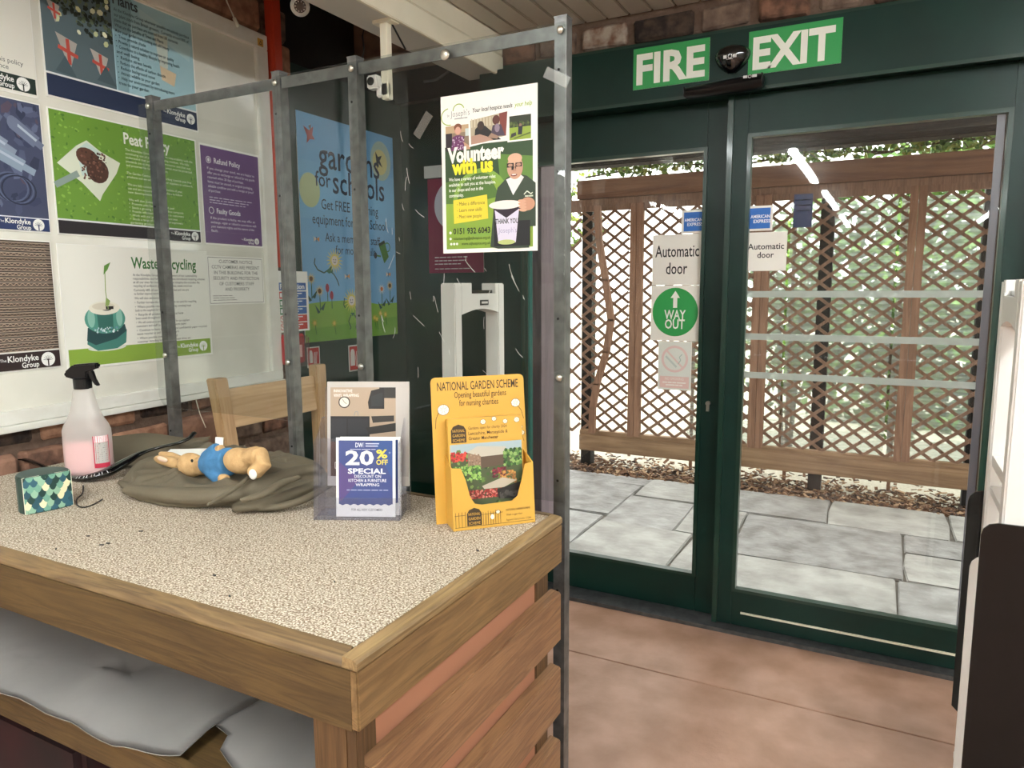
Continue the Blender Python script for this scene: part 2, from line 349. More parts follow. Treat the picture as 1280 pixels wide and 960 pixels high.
# stone wall on the left
wl=MB(); wbox(wl,.3,2.86,0,2.9,-.35,-.045); wall_left=struct(wl,'wall_left','mortar')
def stone(s0,s1,z0,z1,proud,mt,parent,fn=None):
    mb=MB().use(mt); j=lambda: ru(-.008,.008)
    P=[]
    for d in (-.06,proud):
        k=.012 if d>0 or d==proud else 0
        P+=[(s0+k+j(),z0+k+j(),d),(s1-k+j(),z0+k+j(),d),(s1-k+j(),z1-k+j(),d),(s0+k+j(),z1-k+j(),d)]
    P=[P[i] for i in (0,1,2,3,4,5,6,7)]
    pts=[(fn or wp)(*p) for p in P]
    mb.add(pts,[(0,1,2,3),(4,7,6,5),(0,4,5,1),(1,5,6,2),(2,6,7,3),(3,7,4,0)])
    bm_me=mb.mesh('stone',wloc(parent)); bm=bmesh.new(); bm.from_mesh(bm_me)
    bmesh.ops.bevel(bm,geom=list(bm.edges),offset=.008,segments=1,affect='EDGES',clamp_overlap=True)
    bm.to_mesh(bm_me); bm.free(); o=bpy.data.objects.new('stone',bm_me); C.objects.link(o); o.parent=parent
SM=['stone_a','stone_b','stone_c','stone_f','stone_d','stone_f']
z=0.02; row=0
while z<2.86:
    h=ru(.12,.17); s=.3 if row%2 else .42; zt=min(z+h,2.88)
    while s<2.88:
        l=ru(.2,.42); e=min(s+l,2.885+ru(-.02,.03)) 
        if 2.885-e<.09: e=2.885+ru(-.015,.02)
        if not(e<2.62 and z>1.12 and zt<2.55): stone(s,e,z,zt,ru(-.035,-.008),random.choice(SM),wall_left)
        s=e+.014
        if s>2.8: break
    z=zt+.014; row+=1
struct(B(-5.2,-2.36,.0,.32,0,3.3),'wall_left_return','room_wall')
# door wall
dw=MB(); dw.box(-1.72,4.6,3.21,3.35,2.26,3.4).box(-1.72,4.6,3.135,3.215,2.525,3.4); dw.box(.525,4.6,3.135,3.35,0,2.27); wall_front=struct(dw,'wall_front','mortar')
fw=lambda s,z,d: Vector((s,3.14-.02-d,z))
x=-1.70
while x<4.4:
    l=ru(.16,.3); stone(x,x+l,2.525,2.632,ru(-.01,.015),random.choice(['stone_b','stone_d','stone_b','stone_f']) if not(-1.32<x<-1.1) else 'stone_e',wall_front,fw); x+=l+.016
# unseen wall above the door, added to block the sun; then the roof
struct(B(-6,5,3.36,3.6,2.75,4.7),'wall_sun_block','outer_wall'); struct(B(-6,5,-10.6,3.36,3.4,3.6),'roof','outer_wall')
struct(B(4.6,4.8,-10.3,3.35,0,3.4),'wall_right','room_wall'); struct(B(-5.4,4.8,-10.5,-10.2,0,3.4),'wall_back','room_wall')
struct(B(-5.4,-5.2,-10.3,.3,0,3.4),'wall_left_far','room_wall')
struct(B(-5.2,-2.75,.32,3.9,0,3.4).box(-2.9,-2.0,3.78,3.95,2.6,3.4),'wall_left_outer','outer_wall')
# ceiling
ce=struct(B(-1.84,4.6,-10.2,3.135,2.665,2.8).box(-5.2,-1.84,-10.2,.32,2.665,2.8),'ceiling','ceiling_plain')
x=-1.652
while x<.9:
    build(B(x+.0025,x+.0975,.4,3.12,2.648,2.67),'ceiling_plank','ceiling_board',ce,bevel=.004); x+=.1
bmx=thing('ceiling_beam',(-1.75,1.7,2.48),'cream boxed-in beam crossing under the ceiling above the clear screen','beam')
build(B(-1.84,-1.672,.3,3.1,2.48,2.66),'underside_board','soffit_shade',bmx)  # underside shade put into the board's greyer colour
build(B(-1.672,-1.655,.3,3.1,2.472,2.56),'face_board','cream_paint',bmx,bevel=.003)
build(B(-1.672,-1.657,.3,3.1,2.563,2.66),'face_board','cream_paint',bmx,bevel=.003)
# alcove left of the doors
struct(B(-2.8,-2.72,2.74,3.8,0,2.62),'wall_alcove_side','green_dark')
struct(B(-2.75,-1.66,3.75,3.86,0,2.62),'wall_alcove_back','green_dark')
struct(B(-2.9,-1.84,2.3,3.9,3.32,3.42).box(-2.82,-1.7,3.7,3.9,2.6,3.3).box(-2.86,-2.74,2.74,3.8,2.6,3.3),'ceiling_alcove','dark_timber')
struct(B(-1.76,-1.70,3.21,3.44,0,2.62),'wall_alcove_return','green_paint')
struct(B(-1.72,-1.62,3.44,3.70,0,2.6),'trim_2','purple_timber')

# ================================================================ DOORS
door=thing('sliding_door_header',(-.6,3.1,2.26),'dark green door header running above both glass doors','header')
build(B(-1.75,1.0,3.04,3.2,2.263,2.49),'header_box','green_paint',door,bevel=.004)
build(B(-1.75,1.0,3.035,3.05,2.255,2.268),'header_lip','green_dark',door)
build(B(-1.75,1.0,3.10,3.22,2.492,2.52),'top_cover','green_dark',door)
def leaf(name,x0,x1,gx0,gx1,gz0,gz1,y,label):
    r=thing(name,((x0+x1)/2,y,.02),label,'door')
    zt=2.262
    for a,b_ in ((x0,gx0),(gx1,x1)): build(B(a,b_,y,y+.045,.02,zt),'stile','green_paint',r,bevel=.003)
    build(B(gx0,gx1,y+.001,y+.044,.02,gz0),'bottom_rail','green_paint',r,bevel=.003); build(B(gx0,gx1,y+.001,y+.044,gz1,zt),'top_rail','green_paint',r,bevel=.003)
    bd=MB(); w_=.014
    bd.box(gx0-.002,gx0+w_,y-.006,y+.03,gz0-.002,gz1+.002).box(gx1-w_,gx1+.002,y-.006,y+.03,gz0-.002,gz1+.002).box(gx0+w_,gx1-w_,y-.006,y+.03,gz0-.002,gz0+w_*.8).box(gx0+w_,gx1-w_,y-.006,y+.03,gz1-w_,gz1+.002)
    build(bd,'glazing_bead','green_dark',r)
    build(B(gx0+.002,gx1-.002,y+.02,y+.026,gz0+.002,gz1-.002),'glass_pane','door_glass',r)
    return r
RL=leaf('glass_door',-.622,.43,-.54,.345,.178,2.105,3.105,'right-hand sliding glass door with dark green frame and frosted bands')
LL=leaf('glass_door',-1.70,-.626,-1.59,-.716,.188,2.079,3.165,'left-hand sliding glass door with dark green frame carrying the way out sign')
build(B(-.50,.32,3.098,3.106,.079,.086),'kick_strip','cream_paint',RL,label='thin cream line along bottom rail')
build(B(-.622,-.60,3.095,3.11,.02,2.26),'meeting_strip','green_dark',RL)
build(MB().use('bolt').tube([(-.68,3.166,.99),(-.68,3.15,.99)],.010,12).box(-.686,-.674,3.15,3.166,.955,.985),'lock','bolt',LL,label='small brass key lock')
build(B(-1.6,-1.585,3.165,3.205,.19,2.07).box(-1.565,-1.555,3.17,3.2,.19,2.07),'glass_edge','glass_edge',LL)
for z in (1.478,1.303,1.142): build(B(-.538,.30,3.118,3.1225,z-.026,z),'frosted_band','frost_tape',RL)
build(B(.30,.325,3.117,3.122,.19,2.09),'edge_strip','edge_strip',RL,label='smoky plastic strip down the glass edge')
single(B(-1.72,.6,3.05,3.25,0,.018),'door_track','galvanised_dark','dark metal floor track under the sliding doors','track')
struct(B(.43,.52,3.03,3.2,0,2.27),'door_jamb_right','green_paint',bevel=.004); 
# sensors
s=thing('motion_sensor',(-.6,3.04,2.33),'rounded black motion sensor between the two halves of the fire exit sign','sensor')
def shield(u,v):
    tb=[.012,.030,.043,.053,.060,.065,.068,.068,.064,.050,.012]; k=v*10; i=min(9,int(k)); wv=tb[i]+(tb[i+1]-tb[i])*(k-i); th=(u-.5)*math.pi
    return Vector((-.6+wv*math.sin(th),3.04-.055*math.cos(th)*(wv/.068)**.6,2.328+.105*v))
build(MB().grid(shield,16,10),'housing','black_gloss',s,smooth=True)
p=Print((-.625,2.987,2.39),(-.575,2.987,2.39),(-.625,2.986,2.37)); p.rect(0,80,260,330,'#dddddd').rect(720,80,1000,330,'#dddddd').ring(500,200,170,60,'#dddddd'); p.rect(250,380,720,420,'#bbbbbb'); p.done('sensor_mark',s)
s=thing('door_sensor',(-.63,3.04,2.25),'long black curved door sensor bar under the fire exit sign','sensor')
def bar(u,v):
    a=v*2*math.pi; t=min(1,max(0,u)); k=.9+.25*(t-.5)-.2*math.sin(t*2.6); rz=.029*(1 if .0<u<1 else .9)*(.8+.3*t); zz=2.272+.010*t
    return Vector((-.775+.295*t,3.028-.045*math.cos(a)*k,zz+rz*math.sin(a)))
mb=MB().grid(bar,18,14); mb.obox((-.776,3.02,2.272),(.002,0,0),(0,.035,0),(0,0,.018)).obox((-.479,3.02,2.283),(.002,0,0),(0,.035,0),(0,0,.022)); build(mb,'housing','black_plastic',s,smooth=True)
p=Print((-.545,2.976,2.298),(-.495,2.976,2.298),(-.545,2.972,2.282)); p.rect(0,0,300,220,'#dddddd').rect(650,0,1000,220,'#dddddd').ring(480,120,140,50,'#dddddd'); p.done('sensor_mark',s)

def textsheet(name,x0,x1,z0,z1,y,mt,label,cat='sign',th=.0012,lift=0): return sheet(name,(x0,y,z1),(x1,y,z1),(x0,y,z0),th,mt,label,cat,lift=lift)
G='#2f9a52'; W_='#eef0e6'
r,p=textsheet('exit_sign',-1.005,-.69,2.316,2.479,3.039,'card','green plate reading FIRE on the door header'); p.rect(0,0,1000,p.H,G); p.text('FIRE',45,p.H*.86,490,W_,bold=.035,fit=900,sy=p.H*1.0); p.done('lettering',r,'print_gloss')
r,p=textsheet('exit_sign',-.54,-.208,2.313,2.474,3.039,'card','green plate reading EXIT on the door header'); p.rect(0,0,1000,p.H,G); p.text('EXIT',50,p.H*.86,490,W_,bold=.035,fit=880,sy=p.H*1.0); p.done('lettering',r,'print_gloss')
# left leaf stickers
y=3.184
r,p=textsheet('door_sign',-.950,-.730,1.505,1.725,y,'card','large white Automatic door sign above the green way out disc'); p.text('Automatic',500,p.H*.44,250,'#111111','c',.008,880,sy=330); p.text('door',500,p.H*.78,250,'#111111','c',.008,430,sy=330); p.done('lettering',r)
r,p=textsheet('door_sign',-.952,-.728,1.258,1.503,y,'card','white square sign with green way out disc and white arrow'); h=p.H
p.ell(490,h*.48,455,480,'#2ca050',40)
p.poly([(450,440),(530,440),(530,225),(450,225)],'#f4f6f0'); p.poly([(395,245),(585,245),(490,105)],'#f4f6f0'); p.text('WAY',490,665,230,'#f4f6f0','c',.02,430,sy=260); p.text('OUT',490,850,230,'#f4f6f0','c',.02,400,sy=260); p.done('lettering',r)
r,p=textsheet('door_sign',-.914,-.763,1.036,1.256,y,'card','faded no smoking sign under the way out disc'); h=p.H
p.rect(20,20,980,h-20,'#dfe3dc'); p.ring(500,530,400,70,'#e2c8c4'); p.line([(240,270),(760,800)],50,'#e2c8c4'); p.line([(230,450),(560,770)],60,'#c3cdc8'); p.line([(600,680),(680,560),(640,470),(720,380)],22,'#a9bcb4'); p.rect(60,1050,940,1400,'#e4c4bd'); p.text('NO SMOKING',500,1160,110,'#f2ece6','c',0,560); p.words(150,1215,700,40,'#f2ece6',4); p.words(250,1290,500,40,'#f2ece6',3); p.done('lettering',r)
def amex(x0,x1,z0,z1,y,label):
    r,p=textsheet('payment_sticker',x0,x1,z0,z1,y,'card',label,'sticker'); h=p.H; p.rect(100,90,910,h-90,'#2b6cc0'); p.text('AMERICAN',130,h*.49,190,'#f4f8ff',bold=.02,fit=760); p.text('EXPRESS',250,h*.68,190,'#f4f8ff',bold=.02,fit=660); p.done('lettering',r)
amex(-.823,-.722,1.727,1.826,y,'blue and white card payment sticker on the left glass door')
amex(-.536,-.437,1.722,1.822,3.124,'blue and white card payment sticker on the right glass door')
r,p=textsheet('door_sign',-.540,-.378,1.560,1.716,3.124,'card','small white Automatic door sign on the right glass door'); p.text('Automatic',500,p.H*.44,250,'#111111','c',.012,870,sy=210); p.text('door',500,p.H*.66,250,'#111111','c',.012,400,sy=210); p.done('lettering',r)
r,p=textsheet('notice_slip',-.36,-.29,1.73,1.86,3.135,'card','small dark blue slip stuck behind the right door glass','sticker'); p.rect(0,0,1000,p.H,'#23305c'); [p.words(150,k,700,60,'#c9d0e4',2) for k in (300,600,900)]; p.done('lettering',r)

# ================================================================ OUTSIDE
pv=struct(B(-9,6,3.3,5.42,-.2,-.022).box(-1.72,.55,3.22,3.31,-.2,-.02),'pavement','joint_sand')
def slab(x0,x1,y0,y1,mt=None):
    j=lambda:ru(-.012,.012); g=.005
    pts=[(x0+g+j(),y0+g+j()),((x0+x1)/2,y0+g+j()),(x1-g+j(),y0+g+j()),(x1-g+j(),(y0+y1)/2),(x1-g+j(),y1-g+j()),((x0+x1)/2,y1-g+j()),(x0+g+j(),y1-g+j()),(x0+g+j(),(y0+y1)/2)]
    build(MB().prism([(a,b_,-.06) for a,b_ in pts],(0,0,.048+ru(0,.006))),'paving_slab',mt or random.choice(['slab','slab_b','slab_c']),pv,bevel=.006)
for a in ((-4.6,-3.1,4.41,5.42),(-3.1,-1.585,4.41,5.2),(-3.1,-2.3,5.2,5.42),(-2.3,-1.56,5.2,5.42),(-4.6,-2.6,3.3,4.41),(-2.6,-1.6,3.72,4.41),(-1.58,-1.13,4.92,5.42),(-1.13,-.28,4.87,5.42),(-.28,.415,4.84,5.42),(.415,1.3,4.84,5.42),
          (-1.595,-1.12,4.285,4.92),(-1.12,-.75,4.285,4.87),(-.75,.15,4.06,4.84),(.15,1.3,4.5,4.84),(.15,1.3,4.06,4.5),(-1.60,-.98,3.31,4.285),(-.98,-.75,3.31,4.285),(-.75,.12,3.31,4.06),(.12,1.3,3.31,4.06),(1.3,3,3.31,4.3),(1.3,3,4.3,5.42),(-6.5,-4.6,3.9,5.42)): slab(*a)
struct(B(-40,40,5.42,60,-.25,-.05),'ground','grit')
# bark mulch strip
ch=MB()
for i in range(4200):
    mt=random.choice(['chip_a','chip_a','chip_b','chip_c']); ch.use(mt); x,yy=ru(-3.2,1.6),5.40+abs(random.gauss(0,.28)); 
    if yy>6.4: continue
    a=ru(0,3.14); l=ru(.012,.032); wd=ru(.005,.012); t=ru(-.5,.5)
    u=Vector((math.cos(a),math.sin(a),t)).normalized()*l; v_=Vector((-math.sin(a),math.cos(a),ru(-.4,.4))).normalized()*wd; n_=u.cross(v_).normalized()*.003
    ch.obox((x,yy,-.035+ru(0,.03)),u,v_,n_)
o=single(ch,'bark_mulch',None,'strip of brown bark chippings along the foot of the lattice screen','mulch',kind='stuff')
# trellis screen
YL=5.6
tr=thing('trellis_screen',(-.85,YL,0),'brown timber lattice screen with thick bottom rail outside the glass doors','trellis')
build(B(-2.27,.60,YL-.03,YL+.03,.128,.262),'bottom_rail','rail_wood',tr,bevel=.004)
build(B(-2.27,.60,YL-.02,YL+.04,.262,.30),'sill_rail','rail_wood',tr,bevel=.003)
build(B(-2.3,.66,YL-.04,YL+.04,2.204,2.35),'top_beam','beam_wood',tr,bevel=.004)
build(B(-3.3,.60,YL-.015,YL+.03,2.15,2.2),'top_rail','lattice_wood',tr,bevel=.002)
def clip(x0,z0,dx,dz,X0,X1,Z0,Z1):
    t0,t1=-99,99
    for o_,d_,a,b_ in ((x0,dx,X0,X1),(z0,dz,Z0,Z1)):
        ta,tb=(a-o_)/d_,(b_-o_)/d_; ta,tb=min(ta,tb),max(ta,tb); t0,t1=max(t0,ta),min(t1,tb)
    return t0,t1
def lattice(X0,X1,Z0,Z1,PX=.137,PZ=.106,w_=.011,y=YL):
    n=int((X1-X0)/PX+(Z1-Z0)/PZ)+3
    for sgn,yy in ((1,y-.006),(-1,y+.006)):
        for k in range(-n,n):
            xc=X0+k*PX; dx,dz=PX*sgn,PZ
            t0,t1=clip(xc,Z0,dx,dz,X0,X1,Z0,Z1)
            if t1-t0<.35: continue
            a=Vector((xc+dx*t0,yy,Z0+dz*t0)); b_=Vector((xc+dx*t1,yy,Z0+dz*t1)); u=(b_-a)/2; wv=Vector((-u.z,0,u.x)).normalized()*w_
            build(MB().obox((a+b_)/2,u,(0,.005,0),wv),'lattice_slat','lattice_wood',tr)
ZB,ZT=.30,2.15
lattice(-1.74,-.90,ZB,ZT); lattice(-.79,.085,ZB,ZT); lattice(.185,.57,ZB,ZT); lattice(-2.26,-1.86,ZB,ZT); lattice(-3.3,-2.27,ZB-.02,ZT,.19,.17)
for x0,x1 in ((-1.85,-1.798),(-1.796,-1.745),(-.90,-.846),(-.844,-.79),(.085,.134),(.136,.185),(.56,.60)): build(B(x0,x1,YL-.025,YL+.02,ZB-.02,ZT),'upright',('lattice_post'),tr,bevel=.002)
for X0,X1 in ((-1.74,-.90),(-.79,.085),(.185,.56),(-3.3,-1.86)): build(B(X0,X1,YL-.018,YL+.015,ZT-.045,ZT),'panel_head','lattice_wood',tr)
cp=[at(x,y,1,YL-.04) for x,y in ((747,258),(749,300),(757,350),(764,400),(758,440),(746,480),(741,510),(740,540))]
mb=MB()
for a,b_ in zip(cp,cp[1:]): mb.obox((a+b_)/2,(b_-a)*.52,(0,.02,0),Vector((.026,0,0)))
build(mb,'curved_brace','lattice_post',tr,label='bowed timber brace')
for x,z0 in ((-2.24,0),(-.42,0),(.56,0)): build(B(x-.045,x+.045,YL+.05,YL+.14,-.05,2.3),'support_post','dark_timber',tr)
wood('brown_post','#3d2b22','#6a4c3c','z',1,.75)
single(B(.365,.46,3.5,3.6,-.01,2.6),'timber_post','brown_post','dark brown timber post outside beside right door edge','post')
ct=thing('corrugated_screen',(-.1,5.95,.15),'clear ribbed plastic sheets standing behind the timber lattice','screen')
for i,(x0,x1) in enumerate(((-1.45,-.72),(-.70,.02),(.04,.72))):
    def cf(u,v,x0=x0,x1=x1): 
        z=.22+1.9*v; return Vector((x0+(x1-x0)*u,5.95+.009*math.sin(z*2*math.pi/.05),z))
    build(MB().grid(cf,1,300),'ribbed_sheet','corrugated',ct,smooth=True); build(B(x0+.02,x0+.045,5.965,5.985,-.05,2.12),'stake','lattice_post',ct)
gb=thing('eaves_beam',(-.8,5.35,2.4),'black weathered eaves beam overhanging the lattice, leaves hanging from it','beam')
build(B(-3.4,2.0,5.3,5.46,2.41,2.85),'beam_board','dark_timber',gb,bevel=.01); build(MB().tube([(-3.4,5.24,2.47),(2,5.24,2.48)],.04,12),'gutter_pipe','black_rubber',gb,smooth=True)
def leaves(mb,n,c,r,mts,size=(.03,.07),gauss=False):
    for i in range(n):
        mb.use(random.choice(mts)); 
        while True:
            q=Vector((ru(-1,1),ru(-1,1),ru(-1,1)))
            if q.length<1: break
        p_=Vector(c)+Vector((q.x*r[0],q.y*r[1],q.z*r[2])); l=ru(*size)
        u=Vector((ru(-1,1),ru(-1,1),ru(-1,.6))).normalized(); v_=u.cross(Vector((ru(-1,1),ru(-1,1),ru(-1,1)))).normalized()*.32*l; u*=l
        n_=u.cross(v_).normalized()*l*.08
        mb.add([p_,p_+u*.45+v_+n_,p_+u,p_+u*.45-v_+n_,p_+u*.5-n_],[(0,4,1),(4,2,1),(0,3,4),(3,2,4)])
def shrub(x,y,z0,r,n,label,cat='shrub',mts=('leaf_a','leaf_b','leaf_a'),size=(.05,.1),name='shrub'):
    t=thing(name,(x,y,z0-r[2]-.05 if name=='shrub' else z0),label,cat)
    mb=MB(); leaves(mb,n,(x,y,z0),r,mts,size); o=build(mb,'foliage',None,t); o['kind']='stuff'
    st=MB().use('stem')
    for k in range(4):
        a=ru(0,6.3); 
        if name=='shrub': st.tube([(x+.04*math.cos(a),y+.04*math.sin(a),-.05),(x+.3*r[0]*math.cos(a),y+.3*r[1]*math.sin(a),z0),(x+.5*r[0]*math.cos(a),y+.4*r[1]*math.sin(a),z0+r[2]*.6)],[.018,.012,.006],6)
    if st.v: build(st,'stem',None,t)
    return t
shrub(-.75,6.75,1.25,(.42,.35,.95),900,'green bush behind middle of lattice, seen through the ribbed plastic')
shrub(.12,6.6,1.0,(.36,.3,.85),800,'bushy green shrub behind lattice uprights right of centre',mts=('leaf_b','leaf_b','leaf_a'))
shrub(.95,6.9,1.5,(.45,.4,1.1),1000,'tall green bush behind right end of the lattice',mts=('leaf_b','leaf_a'))
shrub(-1.55,7.6,.75,(.33,.4,.55),350,'small bush behind the left door lattice',mts=('leaf_c','leaf_a'))
h_=thing('added_hedge',(.9,9.0,-.05),'dark green hedge added behind right half of the lattice to block bright horizon','hedge'); mb=MB(); leaves(mb,5200,(.9,9.0,1.4),(2.3,.5,1.9),('leaf_b','leaf_a','leaf_b'),(.12,.2)); mb.v=[(x,y,max(z,-.04)) for x,y,z in mb.v]; o=build(mb,'foliage',None,h_); o['kind']='stuff'  # hedge added to cut the bright horizon behind the lattice
st=MB().use('stem')
for k in range(9): st.tube([(-1+.45*k,9,-.05),(-1+.45*k+.1,9.05,1.6)],.04,6)
build(st,'trunk_row',None,h_)['kind']='stuff'
shrub(-2.9,6.5,2.2,(.5,.4,.5),420,'pale leafy bush beyond left end of the timber beam',mts=('leaf_c','leaf_a'))
for k,(x,y,w_,lb) in enumerate(((-1.7,5.75,.6,'climbing leaves above beam over the left glass door'),(-.55,5.75,.5,'climbing leaves above beam left of the middle over right glass door'),(.35,5.75,.5,'climbing leaves above beam near right end of lattice'))):
    t=thing('climbing_plant',(x,y,2.36),lb,'climber'); mb=MB(); leaves(mb,620,(x,y,2.50),(w_,.12,.13),('leaf_a','leaf_b','leaf_c'),(.04,.075)); o=build(mb,'foliage',None,t); o['kind']='stuff'
    mb=MB().use('stem'); mb.tube([(x-w_,y,2.40),(x,y+.03,2.46),(x+w_,y,2.41)],.008,6)
    for q in range(5):
        a=ru(-w_,w_)*.8; mb.tube([(x+a,y-.35,2.5),(x+a+ru(-.06,.06),y-.4,2.40),(x+a+ru(-.1,.1),y-.42,2.33)],.003,5)
    build(mb,'stem',None,t)

# ================================================================ COUNTER
HC=.93; X1=-.698; Y0=.812; Y1=1.605; X0=-2.40
ct=thing('wrapping_counter',((X0+X1)/2,(Y0+Y1)/2,0),'wooden packing counter with speckled carpet top and slatted end','counter')
build(B(X0,X1-.031,Y0+.031,Y1-.021,HC-.03,HC+.002).box(X1-.031,X1-.0285,Y0+.031,Y1-.021,HC-.015,HC+.002).box(X0,X1-.0285,Y0+.0285,Y0+.031,HC-.015,HC+.002),'carpet_top','carpet',ct)
build(MB().prism([(X0,Y0,HC-.0185),(X0,Y0+.03,HC-.0185),(X0,Y0+.028,HC+.004),(X0,Y0+.008,HC-.004),(X0,Y0+.001,HC-.014)],(X1-.03-X0,0,0)),'front_lip','lip_wood_x',ct)
build(MB().prism([(X1,Y0,HC-.0185),(X1-.03,Y0,HC-.0185),(X1-.028,Y0,HC+.001),(X1-.004,Y0,HC-.002),(X1,Y0,HC-.007)],(0,Y1-Y0,0)),'end_lip','lip_wood_y',ct)
build(B(X0,X1-.028,Y1-.02,Y1,HC-.03,HC+.003),'back_lip','lip_wood_x',ct,bevel=.002)
build(B(X0,X1-.012,Y0,Y0+.03,.805,HC-.019),'front_board','counter_wood_x',ct,bevel=.002)
build(B(X1-.03,X1,Y0+.001,Y1,.808,HC-.019),'end_board','counter_wood_y',ct,bevel=.003)
build(B(-.80,-.728,Y0+.006,Y0+.08,0,.804),'post','counter_wood_z',ct,bevel=.002)
build(B(-.727,-.706,Y0+.004,Y0+.022,.0,.815),'post','counter_wood_z',ct,bevel=.002)
build(B(-.80,-.728,Y1-.09,Y1-.02,0,.9),'post','counter_wood_z',ct,bevel=.002)
build(B(X0,X0+.07,Y0+.006,Y0+.08,0,.804),'post','counter_wood_z',ct,bevel=.002); build(B(X0,X0+.07,Y1-.09,Y1-.02,0,.9),'post','counter_wood_z',ct,bevel=.002)
build(B(-.745,-.732,Y0+.03,Y1-.075,.04,.9),'end_panel','salmon_panel',ct,label='flat terracotta painted panel')
for zt in (.735,.533,.33,.125):
    build(MB().prism([(-.73,Y0+.026,zt),(-.699,Y0+.026,zt-.006),(-.699,Y0+.026,zt-.135),(-.73,Y0+.026,zt-.135)],(0,Y1-Y0-.028,0)),'end_slat','slat_wood',ct,bevel=.003)
build(B(X0,-.80,Y0+.03,Y1-.03,.565,.585),'shelf','counter_wood_x',ct); build(B(X0,-.80,Y0+.008,Y0+.032,.525,.600),'shelf_rail','counter_wood_x',ct,bevel=.003)
build(B(X0,-.80,Y0+.03,Y1-.03,.10,.12),'bottom_shelf','counter_wood_x',ct)
build(B(X0,-.80,Y1-.045,Y1-.03,.12,.88),'back_panel','dark_timber',ct)
# grey plastic sheets on the shelf
def flatsheet(name,pts,z,label,cat,fold=.006,group=None):
    mb=MB(); P=[at(x,y,2,z) for x,y in pts]; c=sum(P,Vector())/len(P); n=len(P)
    ring=[]; 
    for k in range(1,9):
        f=k/8
        for i,p_ in enumerate(P):
            q=c+(p_-c)*f; q.z=z+fold*math.sin(q.x*17+q.y*9)*math.sin(q.y*21)+.004*math.sin(q.x*40); ring.append(q)
    vs=[Vector((c.x,c.y,z))]+ring; fs=[(0,1+i,1+(i+1)%n) for i in range(n)]
    for k in range(7): fs+=[(1+k*n+i,1+(k+1)*n+i,1+(k+1)*n+(i+1)%n,1+k*n+(i+1)%n) for i in range(n)]
    low=[v_-Vector((0,0,.003)) for v_ in vs]; m_=len(vs); fs+= [tuple(i+m_ for i in f[::-1]) for f in fs]
    fs+=[(1+7*n+i,1+7*n+(i+1)%n,m_+1+7*n+(i+1)%n,m_+1+7*n+i) for i in range(n)]
    mb.add(vs+low,fs); return single(mb,name,'grey_sheet',label,cat,group,smooth=False)
def dens(pts,k=6):
    out=[]
    for i in range(len(pts)):
        a,b_=pts[i],pts[(i+1)%len(pts)]; out+=[(a[0]+(b_[0]-a[0])*j/k,a[1]+(b_[1]-a[1])*j/k) for j in range(k)]
    return out
def wsheet(name,P,z,label,group=None):
    """crumpled sheet over an outline in metres"""
    mb=MB(); P=[Vector((a,b_,z)) for a,b_ in dens(P)]; c=sum(P,Vector())/len(P); n=len(P); vs=[Vector((c.x,c.y,z))]
    fz=lambda q:z+.010+.006*math.sin(q.x*13+q.y*9)*math.sin(q.y*15+q.x*4)+.003*math.sin(q.x*37+q.y*22)
    K=12
    for k in range(1,K+1):
        for p_ in P:
            q=c+(p_-c)*k/K; q.z=fz(q); vs.append(q)
    fs=[(0,1+i,1+(i+1)%n) for i in range(n)]
    for k in range(K-1): fs+=[(1+k*n+i,1+(k+1)*n+i,1+(k+1)*n+(i+1)%n,1+k*n+(i+1)%n) for i in range(n)]
    low=[v_-Vector((0,0,.002)) for v_ in vs]; m_=len(vs); fs+=[tuple(i+m_ for i in f[::-1]) for f in fs]
    fs+=[(1+(K-1)*n+i,1+(K-1)*n+(i+1)%n,m_+1+(K-1)*n+(i+1)%n,m_+1+(K-1)*n+i) for i in range(n)]
    mb.add(vs+low,fs); return single(mb,name,'grey_sheet',label,'plastic sheet',group,smooth=True)
def xy(x,y,z): q=at(x,y,2,z); return (q.x,q.y)
wsheet('plastic_sheet',[(-2.33,1.45),(-2.33,.80),(-1.72,.795),(-1.45,.80),(-1.30,.79)]+[xy(225,942,.61),xy(262,912,.61),xy(315,880,.61),(-1.2,1.45)],.602,'large grey plastic sheet spread over the counter shelf at left')
wsheet('plastic_sheet',[xy(330,872,.6),xy(270,912,.6),xy(285,922,.6),xy(275,940,.6),(-1.02,.848),(-.81,.848),(-.81,1.45),(-1.17,1.45)],.597,'smaller grey plastic sheet on the shelf beside the corner post')
# bags below
bag=thing('carrier_bag',(-1.72,1.0,.12),'dark red and black bag with cord handles under the counter shelf','bag')
build(B(-2.1,-1.62,.9,1.3,.12,.44),'bag_body','bag_dark',bag,bevel=.02)
for q,(x0,yy) in enumerate(((-1.9,.9),(-1.86,1.1))):
    build(MB().tube([(x0-.12+.24*t,yy-.04*math.sin(t*3.14),.44+.07*math.sin(t*math.pi)) for t in [i/12 for i in range(13)]],.006,8),'cord_handle','rope',bag,smooth=True)
def wad(x,y,z,r,label):
    mb=MB().ell((x,y,z),r,None,18,12); mb.v=[(a+.012*math.sin(b_*60+c_*33),b_+.012*math.sin(a*57),c_+.01*math.sin(a*44+b_*50)) for a,b_,c_ in mb.v]
    single(mb,'paper_wad','paper',label,'paper')
wad(-1.50,.98,.18,(.10,.09,.06),'crumpled white paper under the shelf right of the dark bag'); wad(-1.33,.93,.17,(.06,.06,.05),'small crumpled white paper near foot of the shelf rail')
# crumbs
cr=MB().use('black_rubber')
for x,y in ((110,670),(127,681),(135,679),(268,719),(287,745),(418,727),(597,688),(176,664),(70,686)):
    q=at(x,y,2,HC+.003); cr.obox(q,(ru(.002,.005),ru(-.002,.002),0),(0,.0015,0),(0,0,.0012))
single(cr,'soil_crumbs',None,'scattered dark soil crumbs on the carpeted counter top','crumbs',kind='stuff')

